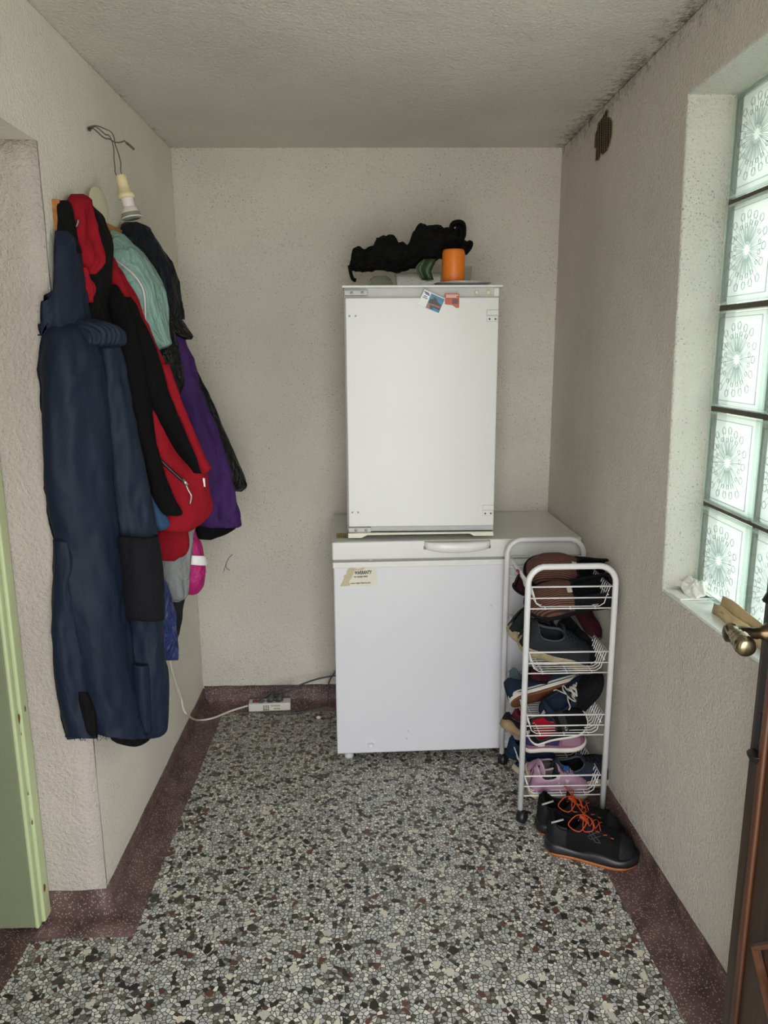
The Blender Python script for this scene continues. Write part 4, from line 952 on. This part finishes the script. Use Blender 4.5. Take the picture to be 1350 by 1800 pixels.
# ---------------------------------------------------------------- shoes
class Shoe:
    def __init__(s, W=.4, hh=.38, ht=.24, sole=.11, op=(.05, .46), opw=.62, toe=.8, waist=.85, low=False):
        s.W = W*.5; s.hh = hh; s.ht = ht; s.s = sole; s.op = op; s.opw = opw; s.toe = toe; s.waist = waist
    def w(s, u):             # half width, in units of length
        base = (s.waist + (1 - s.waist) * math.sin(min(1, max(0, (u-.3)/.45))*PI/2)**2) if u > .3 else s.waist + .06*math.cos(u/.3*PI/2)
        e0 = min(1, (u/.13))**.5 if u < .13 else 1
        e0 = math.sqrt(max(0, 1 - (1-u/.13)**2)) if u < .13 else 1
        e1 = math.sqrt(max(0, 1 - ((u-.74)/.26)**2)) if u > .74 else 1
        return s.W * base * e0 * e1
    def h(s, u):
        pts = [(0, s.hh*.92), (.06, s.hh), (.2, s.hh*.9), (.38, s.hh*.93), (.5, s.hh*.84), (.65, s.ht*1.08), (.8, s.ht*.92), (.9, s.ht*.78), (.97, s.ht*.5), (1, s.ht*.22)]
        for (a, p), (c, q) in zip(pts, pts[1:]):
            if u <= c: t = (u-a)/(c-a); t = t*t*(3-2*t); return p + (q-p)*t
        return pts[-1][1]
    def S(s, u, ph, off=0):  # ph 0..pi from one side over the top to the other
        w = s.w(u) * .93; h = s.h(u) - s.s*.6
        cs = math.cos(ph); sn = max(0, math.sin(ph))
        e = 1.0 if u > .55 else .6 + .4*u/.55
        y = w * (abs(cs) ** .85) * (1 if cs >= 0 else -1); z = s.s*.6 + h * sn ** (.62)
        lean = 1 - .0*sn
        n = V((0, cs, sn))
        return V((u + (.02*(1-u)*sn if u < .1 else 0) , y*lean, z)) + n*off
def make_shoe(name, label, cat, heel, toe, roll, cols, shp=None, kind='sneaker', group=None, extras=(), yaw_flip=False, thick=.012):
    sh = shp or Shoe(); heel = V(heel); toe = V(toe)
    X_ = (toe - heel); Ls = X_.length; X_.normalize()
    Z_ = V((0,0,1)); Z_ = (Z_ - X_*Z_.dot(X_)).normalized(); Y_ = Z_.cross(X_)
    q = Matrix.Rotation(roll, 3, X_); Z_ = q @ Z_; Y_ = q @ Y_
    M_ = Matrix((X_, Y_, Z_)).transposed().to_4x4()
    root = bpy.data.objects.new(name, None); COL.objects.link(root); root.empty_display_size = .03
    root.matrix_world = Matrix.Translation(heel) @ M_
    tag(root, label, cat, group)
    def bld(b, nm, m, **k):
        b.bm.transform(Matrix.Scale(Ls, 4)); return b.build(nm, m, root, **k)
    # sole
    NU = 34; b = MB(); rings = []
    us = [.5 - .5*math.cos(PI*i/NU) for i in range(NU + 1)]
    outline = [(u, sh.w(u)) for u in us] + [(u, -sh.w(u)) for u in us[-2:0:-1]]
    def lift(u): return .02*max(0, (u-.72)/.28)**2 * 2 + (.01*max(0,(.12-u)/.12))
    bulge = cols.get('bulge', 1.05)
    prof = [(.92, 0), (bulge, .18), (bulge+.015, .5), (bulge, .85), (1.0, 1.0)]
    wav = cols.get('wave', 0)
    P = []
    for f, z in prof:
        P.append([V((.5 + (u-.5)*(1 + (f-1)*.35), y*f, (sh.s*(1 + wav*.35*math.sin(u*13)) if z > .9 else sh.s)*z + lift(u))) for u, y in outline])
    b.grid(P, wrap=True, capends=True)
    sole_o = bld(b, 'sole', cols['sole'], smooth=True)
    if 'out' in cols:
        b = MB(); P = [[V((.5+(u-.5)*1.012, y*f, z*sh.s + lift(u))) for u, y in outline] for f, z in ((.9,-.04),(bulge+.01,-.02),(bulge+.025,.14),(bulge+.01,.24))]
        b.grid(P, wrap=True, capends=True); bld(b, 'outsole', cols['out'], smooth=True)
    if 'stripe' in cols:
        b = MB(); P = [[V((.5+(u-.5)*1.008, y*(bulge+.022), z*sh.s + lift(u))) for u, y in outline] for z in (.62,.72)]
        b.grid(P, wrap=True); bld(b, 'sole_stripe', cols['stripe'])
    # upper
    NP = 16; b = MB(); o0, o1 = sh.op
    def gap(u, k=1.0):
        t = (u - o0)/(o1 - o0)
        return sh.opw*k*PI/2*math.sqrt(max(0, 1-abs(2*t-1)**3)) if 0 < t < 1 else 0
    U2 = sorted([.002, .02, .04] + [o0 + (o1-o0)*(.5-.5*math.cos(PI*i/26)) for i in range(27)] + [o1 + (.998-o1)*math.sin(PI/2*i/20) for i in range(1, 21)])
    U2 = [u for i, u in enumerate(U2) if i == 0 or u - U2[i-1] > .002]
    tm = cols.get('toecap')
    def shell(off, uu, k=1.0, paint=True):
        for side in (0, 1):
            rows = []
            for u in uu:
                g = gap(u, k)
                if side == 0: ph = [(PI/2 - g)*j/NP for j in range(NP+1)]
                else: ph = [PI/2 + g + (PI/2 - g)*j/NP for j in range(NP+1)]
                rows.append([b.bm.verts.new(sh.S(u, p, off)) for p in ph])
            for i in range(len(uu)-1):
                uc = (uu[i]+uu[i+1])/2
                if kind == 'slide' and not .42 < uc < .78: continue
                b.mi = (1 if (tm is not None and uc > .8) else (2 if cols.get('heelm') is not None and uc < .2 else 0)) if paint else 0
                for j in range(NP): b.face([rows[i][j], rows[i][j+1], rows[i+1][j+1], rows[i+1][j]])
        b.mi = 0
        for v in [v for v in b.bm.verts if not v.link_faces]: b.bm.verts.remove(v)
        bmesh.ops.remove_doubles(b.bm, verts=b.bm.verts, dist=1e-5)
    shell(0, U2)
    ms = [cols['upper'], cols.get('toecap') or cols['upper'], cols.get('heelm') or cols['upper']]
    b.bm.transform(Matrix.Scale(Ls, 4)); up = b.build('upper', ms, root, smooth=True)
    sm = up.modifiers.new('solid', 'SOLIDIFY'); sm.thickness = Ls*thick*1.4; sm.offset = -1; sm.use_rim = True
    # inner lining shell + insole
    if kind != 'slide':
        b = MB(); shell(-.024, [u for u in U2 if .03 < u < o1 + .10], 1.03, False)
        bld(b, 'lining', cols['lining'], smooth=True)
    b = MB(); P = [[V((.5 + (u-.5)*.9, y*.8, sh.s*(1+wav*.35) + .014 + lift(u))) for u, y in outline]]; vv = [b.bm.verts.new(p) for p in P[0]]; b.face(vv); bld(b, 'insole', cols.get('insole', cols['lining']))
    # collar rim
    if kind in ('sneaker', 'slipon', 'mule'):
        pts = []
        for k in range(28):
            a = 2*PI*(k+.5)/28; t = .5 + .5*math.cos(a); tt = o0 + (o1-o0)*t
            pts.append(sh.S(tt, PI/2 + gap(tt)*(1 if math.sin(a) >= 0 else -1), -.006))
        b = MB(); b.tube(pts, cols.get('rim', .016), n=7, closed=True); bld(b, 'collar', cols.get('collar', cols['upper']), smooth=True)
    if kind == 'sneaker':
        # tongue
        b = MB(); P = []
        for i in range(9):
            t = i/8; u = o1 + .14 - t*.2; z = sh.h(min(u, .9)) - sh.s*.0 + .012 + .075*t*t
            P.append([V((u - .02*math.cos(j/6*PI)**2*0, (j/6-.5)*.17, z - .05*abs(j/6-.5)*(1.2))) for j in range(7)])
        b.grid(P); bld(b, 'tongue', cols.get('tongue', cols['upper']), smooth=True, solid=Ls*.02)
        b = MB(); nl = 4
        for k in range(nl):
            u = o1 - .05 + k*.062; 
            for sg in (1, -1):
                pts = []
                for i in range(9):
                    t = i/8; uu = u + .055*t*1.0; ph = PI/2 + sg*(.38 - .76*t)
                    pts.append(sh.S(uu, ph, .022 + .008*math.sin(PI*t)))
                b.tube(pts, cols.get('lw', .008), n=6)
        if cols.get('bow'):
            for sg in (1, -1):
                c0 = sh.S(o1 - .06, PI/2, .04)
                b.tube([c0, c0 + V((-.02, .07*sg, .035)), c0 + V((.03, .14*sg, .0)), c0 + V((.05, .09*sg, -.02)), c0], .010, n=6, smooth_path=5)
                b.tube([c0, c0 + V((-.05, .08*sg, .0)), c0 + V((-.06, .15*sg, -.06)), c0 + V((-.1, .17*sg, -.08))], .009, n=6, smooth_path=5)
        bld(b, 'laces', cols.get('lace', cols['lining']), smooth=True)
    for e in extras:
        b = MB(); nm, m, fn = e; fn(b, sh); bld(b, nm, m, smooth=True)
    return root
def surf_patch(u0, u1, p0, p1, off=.006, slant=0):
    def fn(b, sh):
        P = []
        for i in range(11):
            t = i/10; row = []
            for j in range(7):
                s_ = j/6; row.append(sh.S(u0 + (u1-u0)*t + slant*s_, PI - (p0 + (p1-p0)*s_), off))
            P.append(row)
        b.grid(P)
    return fn
def surf_line(pts, r=.006, off=.006, k=4):
    def fn(b, sh): b.tube(cr([sh.S(u, PI - p, off) for u, p in pts], k), r, n=5)
    return fn
def surf_poly(shape, u, ph, su, sp, off=.008):
    def fn(b, sh):
        vs = [b.bm.verts.new(sh.S(u + x*su, PI - (ph + y*sp), off)) for x, y in shape]; b.face(vs)
    return fn
heart = [(0,-1),(.55,-.35),(1,.2),(.9,.65),(.5,.85),(.12,.6),(0,.4),(-.12,.6),(-.5,.85),(-.9,.65),(-1,.2),(-.55,-.35)]
def knit(name, c):
    m, nt, N, L, b_ = newmat(name); tc = N.new('ShaderNodeTexCoord'); w = N.new('ShaderNodeTexWave'); w.bands_direction = 'Y'; w.inputs['Scale'].default_value = 55; w.inputs['Distortion'].default_value = 1.0; w.inputs['Detail'].default_value = 2; w.inputs['Detail Scale'].default_value=8
    L.new(tc.outputs['Object'], w.inputs[0]); r = ramp(N, [(.2, '2c1b16'), (.8, c)]); L.new(w.outputs[0], r.inputs[0]); L.new(r.outputs[0], b_.inputs['Base Color']); b_.inputs['Roughness'].default_value = .9
    bp = N.new('ShaderNodeBump'); bp.inputs['Distance'].default_value = .002; bp.inputs['Strength'].default_value = .6; L.new(w.outputs[0], bp.inputs['Height']); L.new(bp.outputs[0], b_.inputs['Normal']); return m
K = lambda n, c, **k: cloth(n, c, wrinkle=.15, **k)
black = K('shoe black', '0d0d10'); dkgrey = K('shoe dark grey', '26282b', var=.25); brownk = knit('brown ribbed knit', '70483a')
maroon = K('shoe maroon velvet', '300c16', var=.25); navyc = K('shoe navy canvas', '1a2738', weave=500); white = mat('shoe white rubber','c9c6bd',rough=.5,var=.08)
dirty = mat('dirty beige rubber','9b8c70',rough=.7,var=.3,vscale=50); gum = mat('gum brown rubber','6e4128',rough=.6); cream = mat('cream rubber','b3a88d',rough=.6,var=.15,vscale=40)
lil = K('shoe lilac', 'a58096', var=.12); lilin = K('lilac lining','8d8280'); redl = K('red lining','9c1426'); tanr = mat('tan rubber','8b7558',rough=.7,var=.2,vscale=40)
orange = K('orange trim','c8512a'); orub = mat('orange rubber','a8602c',rough=.55,var=.15); purple = K('shoe violet','2f2a55'); mwhite = K('shoe white','bdb9b8'); teal = K('shoe grey teal','5f6f73')
bluec = K('shoe blue','2a4a86'); pinkl = K('pink loop','9c3355'); greyl = K('grey lining','55554f'); pale = mat('lace tip','a9a9a2',rough=.5)
lacew = K('lace white','b5b1a6')

# top basket: ribbed slip-ons
slip = Shoe(W=.40, hh=.32, ht=.30, sole=.07, op=(.06,.5), opw=.55)
make_shoe('slip_on_shoe', 'brown ribbed slip-on shoe with black heel, upper one of the two in the top basket', 'shoe', onY(1086,1022,2.40), onY(919,1006,2.42), math.radians(-50), dict(sole=black, upper=brownk, lining=black, heelm=None, collar=black, rim=.014), slip, 'slipon', extras=[('heel_panel', black, surf_patch(.005,.50,.0,PI*.33,.007)), ('heel_panel', black, surf_patch(.005,.50,PI*.67,PI,.007)), ('label_tag', lacew, surf_patch(.50,.555,PI*.44,PI*.54,.012))])
make_shoe('slip_on_shoe', 'brown ribbed slip-on shoe with black heel, lower one resting on the top basket rim', 'shoe', onY(1082,1040,2.30), onY(922,1068,2.31), math.radians(-48), dict(sole=black, upper=brownk, lining=black, collar=black, rim=.014), slip, 'slipon', extras=[('heel_panel', black, surf_patch(.005,.50,.0,PI*.33,.007)), ('heel_panel', black, surf_patch(.005,.50,PI*.67,PI,.007)), ('label_tag', lacew, surf_patch(.50,.555,PI*.44,PI*.54,.012))])
vs_ = Shoe(W=.42, hh=.34, ht=.26, sole=.06)
make_shoe('slipper', 'maroon velvet slipper with pink loop at the back left of the top basket', 'slipper', onY(903,1038,2.44), onY(990,1040,2.50), math.radians(15), dict(sole=black, upper=maroon, lining=maroon), vs_, 'slipon', extras=[('pink_loop', pinkl, lambda b, sh: b.tube(cr([V((.02,0,.33)),V((-.05,.02,.38)),V((-.06,-.02,.42)),V((.02,0,.36))],5), .012, n=6))])
# second basket
sn = Shoe(W=.38, hh=.40, ht=.27, sole=.13)
make_shoe('sneaker', 'worn dark grey sneaker leaning at the back left of second basket', 'shoe', onY(889,1112,2.43), onY(1005,1170,2.46), math.radians(8), dict(sole=dirty, upper=dkgrey, lining=K('grey teal lining','3c444a'), lace=black, collar=K('slate','43494f'), wave=.5), sn)
make_shoe('sneaker', 'worn dark grey sneaker with dirty beige sole at the front of second basket', 'shoe', onY(908,1134,2.30), onY(1040,1170,2.33), math.radians(20), dict(sole=dirty, upper=dkgrey, lining=K('charcoal lining','2b2d30'), lace=dkgrey, collar=K('slate 2','4c5055'), wave=.5, toecap=black), sn, extras=[('yellow_line', mat('ochre','8a6a2c',rough=.6), surf_line([(.5,.15),(.54,.45),(.6,.8)],.006,.012))])
make_shoe('slipper', 'maroon slipper with grey sole edge at the right rear of second basket', 'slipper', onY(1008,1068,2.50), onY(1048,1128,2.36), math.radians(-10), dict(sole=greyl, upper=maroon, lining=black), vs_, 'slipon')
make_shoe('sandal', 'black slide sandal tipped on edge in the right of second basket', 'sandal', onY(988,1092,2.46), onY(1040,1150,2.34), math.radians(35), dict(sole=mat('black eva','17161a',rough=.6), upper=black, lining=black), Shoe(W=.4, hh=.3, ht=.28, sole=.12), 'slide')
make_shoe('slipper', 'dark maroon slipper lying flat on the bottom of second basket', 'slipper', onY(926,1196,2.36), onY(1000,1196,2.46), 0, dict(sole=black, upper=maroon, lining=black), Shoe(W=.42, hh=.22, ht=.2, sole=.05), 'slipon')
# third basket
make_shoe('sneaker', 'grey-teal sneaker with pale sole at the back left of third basket', 'shoe', onY(898,1222,2.48), onY(1010,1216,2.50), math.radians(-18), dict(sole=cream, upper=teal, lining=black, toecap=black, lace=black, collar=teal), sn)
cv = Shoe(W=.38, hh=.34, ht=.25, sole=.12)
make_shoe('canvas_shoe', 'navy canvas shoe with striped white sole and gum bottom, tipped at left of third basket', 'shoe', onY(900,1238,2.34), onY(1018,1206,2.40), math.radians(-48), dict(sole=white, stripe=navyc, upper=navyc, lining=mwhite, lace=lacew, out=gum, lw=.016), cv)
make_shoe('canvas_shoe', 'navy canvas shoe with white laces, toe pointing up right in third basket', 'shoe', onY(952,1262,2.32), onY(1046,1200,2.40), math.radians(38), dict(sole=white, stripe=navyc, upper=navyc, lining=navyc, lace=lacew, lw=.018, bow=True), cv)
make_shoe('ankle_boot', 'plain black shoe standing slanted at the right of third basket', 'shoe', onY(1000,1268,2.36), onY(1066,1192,2.30), math.radians(30), dict(sole=black, upper=black, lining=black), Shoe(W=.40, hh=.3, ht=.26, sole=.1), 'slipon')
def strapmark(b, sh):
    P = []
    for i in range(5): P.append([sh.S(.50 + .11*i/4 + .015*math.sin(j/12*PI), PI*(.12 + .76*j/12), .016) for j in range(13)])
    b.grid(P)
def strapmarkw(b, sh):
    for k, (a0, a1, c0, c1) in enumerate([(.555,.595,.57,.57),(.555,.595,.62,.62),(.575,.575,.57,.62),(.555,.60,.66,.66),(.56,.595,.70,.67)]):
        b.tube([sh.S(a0, PI*c0, .021), sh.S(a1, PI*c1, .021)], .005, n=4)
make_shoe('slip_on_shoe', 'black strap shoe with bright red lining at the front of third basket', 'shoe', onY(926,1290,2.285), onY(1030,1262,2.30), math.radians(52), dict(sole=white, upper=black, lining=redl, insole=redl, collar=K('dark grey collar','2e2e31'), rim=.015), Shoe(W=.48, hh=.34, ht=.25, sole=.07, op=(.04,.44), opw=.72), 'slipon', extras=[('strap', K('strap grey','2f2f31'), strapmark), ('strap_lettering', lacew, strapmarkw)])
# shoes resting in the lowest basket, piled high
make_shoe('sneaker', 'black sneaker with wavy tan sole sticking out left below third basket', 'shoe', onY(878,1276,2.42), onY(965,1318,2.38), math.radians(-20), dict(sole=tanr, upper=K('blue black','15171d'), lining=black, lace=black, wave=.9, bulge=1.1), Shoe(W=.4,hh=.3,ht=.26,sole=.15))
make_shoe('slip_on_shoe', 'dark red shoe with pale edge in the left rear of third basket', 'shoe', onY(896,1262,2.46), onY(968,1300,2.40), math.radians(-10), dict(sole=cream, upper=K('dull red','5d2630'), lining=redl), Shoe(W=.4,hh=.28,ht=.24,sole=.08), 'slipon')
make_shoe('sneaker', 'pink, violet and white sneaker lying on top of the pile in the lowest basket', 'shoe', onY(918,1312,2.34), onY(1030,1308,2.31), math.radians(12), dict(sole=white, upper=K('dusty pink','7d5662'), lining=mwhite, lace=lacew, tongue=mwhite), Shoe(W=.38,hh=.44,ht=.32,sole=.08), extras=[('violet_stripe', purple, surf_patch(.05,.42,.12,.45,.008)), ('white_stripe', mwhite, surf_patch(.24,.34,.08,1.0,.012,slant=.1)), ('violet_stripe', purple, surf_patch(.42,.56,.12,.9,.010,slant=.06)), ('toe_panel', K('mauve','8a6878'), surf_patch(.62,.9,.15,.9,.008))])
make_shoe('strap_shoe', 'navy blue shoe stacked at the left edge of the lowest basket, upper one', 'shoe', onY(889,1328,2.42), onY(975,1338,2.42), math.radians(-5), dict(sole=K('navy sole','1b2636'), upper=K('shoe marine','16293f'), lining=black), Shoe(W=.4,hh=.42,ht=.3,sole=.08), 'slipon')
make_shoe('strap_shoe', 'grey and navy shoe with cream sole, lower one at left of the lowest basket', 'shoe', onY(900,1352,2.34), onY(960,1392,2.34), math.radians(-12), dict(sole=cream, upper=K('grey navy','303a46'), lining=black, heelm=K('marine 2','16293f')), Shoe(W=.4,hh=.42,ht=.3,sole=.12), 'slipon')
make_shoe('sneaker', 'small lilac shoe with grey lining tipped open toward the room, above its twin', 'shoe', onY(924,1362,2.30), onY(992,1358,2.40), math.radians(40), dict(sole=cream, upper=lil, lining=lilin, lace=lil, tongue=lil, collar=K('pale lilac','b09aa2')), Shoe(W=.44,hh=.4,ht=.3,sole=.06,op=(.04,.5),opw=.68))
make_shoe('sneaker', 'small lilac shoe printed with white hearts, at the front of the lowest basket', 'shoe', onY(926,1392,2.27), onY(1032,1396,2.285), math.radians(10), dict(sole=cream, upper=lil, lining=greyl, lace=lil, tongue=lil, collar=K('pale lilac 2','b09aa2')), Shoe(W=.38,hh=.52,ht=.40,sole=.12), extras=[('heart', lacew, surf_poly(heart,.40,.80,.035,.16,.012)), ('heart', lacew, surf_poly(heart,.55,.72,.032,.15,.012)), ('heart', lacew, surf_poly(heart,.42,.48,.018,.09,.010)), ('heart', lacew, surf_poly(heart,.52,.40,.018,.09,.010)), ('whiskers', lacew, surf_line([(.28,.55),(.38,.4),(.48,.32)],.0025,.010)), ('whiskers', lacew, surf_line([(.40,.35),(.5,.28),(.66,.3)],.0025,.010))])
make_shoe('sneaker', 'navy and blue sneaker with cream sole, toe sticking out right of the trolley', 'shoe', onY(968,1378,2.30), onY(1080,1360,2.34), math.radians(14), dict(sole=cream, upper=K('slate navy','252a35'), lining=black, lace=black, toecap=black, collar=K('grey collar','45484d'), wave=.6, bulge=1.1), Shoe(W=.4,hh=.44,ht=.33,sole=.14), extras=[('heel_patch', bluec, surf_patch(.06,.2,.75,1.15,.010)), ('blue_line', bluec, surf_line([(.36,.75),(.45,.6),(.55,.62),(.62,.35)],.006,.012))])
# work shoes on the floor
ws = Shoe(W=.38, hh=.44, ht=.31, sole=.12, op=(.05,.40), opw=.6)
wc_ = lambda: dict(sole=mat('black midsole','1b1b1d',rough=.4), out=orub, upper=K('work shoe black','0c0c0e'), lining=black, lace=orange, tongue=K('tongue black','111114'), lw=.004, bow=False, bulge=1.08, wave=.35, toecap=None)
logo = [surf_line([(.50,.55),(.60,.95),(.55,1.0),(.46,.62),(.50,.55)],.008,.012,1), surf_line([(.60,.55),(.50,.95),(.45,.90),(.55,.50),(.60,.55)],.008,.012,1)]
def tips(b, sh):
    c0 = sh.S(.24, PI*.64, .06); b.tube([c0 + V((-.04,-.06,.02)), c0 + V((-.1,-.10,.01)), c0 + V((-.16,-.12,-.01))], .011, n=6)
def bows(b, sh):
    c0 = sh.S(.40, PI/2, .05)
    b.tube(cr([c0, c0+V((-.08,-.10,.03)), c0+V((-.14,-.2,-.03)), c0+V((-.02,-.22,-.07)), c0+V((.04,-.1,-.02)), c0],5), .0055, n=6)
    b.tube(cr([c0, c0+V((.08,-.08,.02)), c0+V((.12,-.18,-.04)), c0+V((.02,-.2,-.06)), c0],5), .005, n=6)
    b.tube(cr([c0, c0+V((-.08,.10,.03)), c0+V((-.10,.18,-.0)), c0+V((.0,.16,-.02)), c0],5), .005, n=6)
def collar_o(b, sh):
    P = []
    for i in range(6): P.append([sh.S(.36 + .02*i, PI*(.40 + .20*j/6), .012 + .05*(1-i/5)) for j in range(7)])
    b.grid(P)
def ws_make(lab, heel, toe):
    make_shoe('work_shoe', lab, 'shoe', heel, toe, 0, wc_(), ws, extras=[('emblem', K('emblem grey','3c3d40'), logo[0]), ('emblem', K('emblem grey 2','3c3d40'), logo[1]), ('lace_loops', orange, bows), ('lace_tip', pale, tips), ('orange_inset', orange, collar_o), ('toe_guard', K('toe rubber','1c1c1f',rough=.6), surf_patch(.80,.985,.10,PI-.10,.006)), ('heel_counter', K('heel rubber','1a1a1d',rough=.6), surf_patch(.01,.24,.06,.75,.008)), ('eyelet_stay', K('stay','17171a'), surf_patch(.38,.70,.95,1.25,.008)), ('lace_row', orange, surf_line([(.70,1.05),(.73,1.10)],.005,.012)), ('lace_row', orange, surf_line([(.62,1.05),(.66,1.12)],.005,.012)), ('lace_row', orange, surf_line([(.54,1.05),(.58,1.12)],.005,.012))])
ws_make('black work shoe with orange laces and outsole on the floor, nearer of the pair', V((.545,2.095,.003)), V((.802,1.99,.003)))
ws_make('black work shoe with orange laces on the floor, rear one tucked against the trolley', V((.535,2.19,.003)), V((.795,2.10,.003)))

# twig-like crack on back wall
b = MB(); b.tube([onY(408,975,YB-.004), onY(401,983,YB-.004), onY(397,996,YB-.004), onY(404,1003,YB-.004)], .0012, n=5, smooth_path=4); b.tube([onY(397,992,YB-.004), onY(393,1006,YB-.004)], .0008, n=4)
tag(b.build('dry_twig', mat('twig brown','4c4234',rough=.9)), 'thin dry twig stuck to the back wall right of the coats', 'twig')
for (px, py) in []: pass

# ---------------------------------------------------------------- light
w = bpy.data.worlds.new('overcast sky'); SC.world = w; w.use_nodes = True
bg = w.node_tree.nodes['Background']; bg.inputs[0].default_value = (1.0, .985, .97, 1); bg.inputs[1].default_value = 1.0
WS = 3.3
nt = w.node_tree; tcw = nt.nodes.new('ShaderNodeTexCoord'); sxw = nt.nodes.new('ShaderNodeSeparateXYZ'); nt.links.new(tcw.outputs['Generated'], sxw.inputs[0])
rw = ramp(nt.nodes, [(0, (.64, .61, .57, 1)), (.44, (.76, .74, .70, 1)), (.53, (1.0, 1.0, 1.0, 1)), (1, (1.30, 1.36, 1.46, 1))])
mrw = nt.nodes.new('ShaderNodeMath'); mrw.operation = 'MULTIPLY_ADD'; mrw.inputs[1].default_value = .5; mrw.inputs[2].default_value = .5
nt.links.new(sxw.outputs[2], mrw.inputs[0]); nt.links.new(mrw.outputs[0], rw.inputs[0]); nt.links.new(rw.outputs[0], bg.inputs[0])
bg.inputs[1].default_value = WS
def portal(name, loc, rot, sx, sy):
    l = bpy.data.lights.new(name, 'AREA'); l.shape = 'RECTANGLE'; l.size = sx; l.size_y = sy; l.cycles.is_portal = True
    o = bpy.data.objects.new(name, l); COL.objects.link(o); o.location = loc; o.rotation_euler = rot
portal('window_portal', (1.0, (YW0+YW1)/2, (ZS+ZT)/2), (0, PI/2, 0), ZT-ZS, YW1-YW0)
portal('entrance_portal', (.11, -.32, 1.04), (PI/2, 0, 0), 1.06, 2.08)

SC.view_settings.view_transform = 'Standard'; SC.view_settings.look = 'None'; SC.view_settings.gamma = 1
SC.view_settings.use_curve_mapping = False
SC.view_settings.exposure = 1.22
SC.cycles.max_bounces = 10; SC.cycles.diffuse_bounces = 6; SC.cycles.transparent_max_bounces = 24
SC.cycles.use_denoising = True
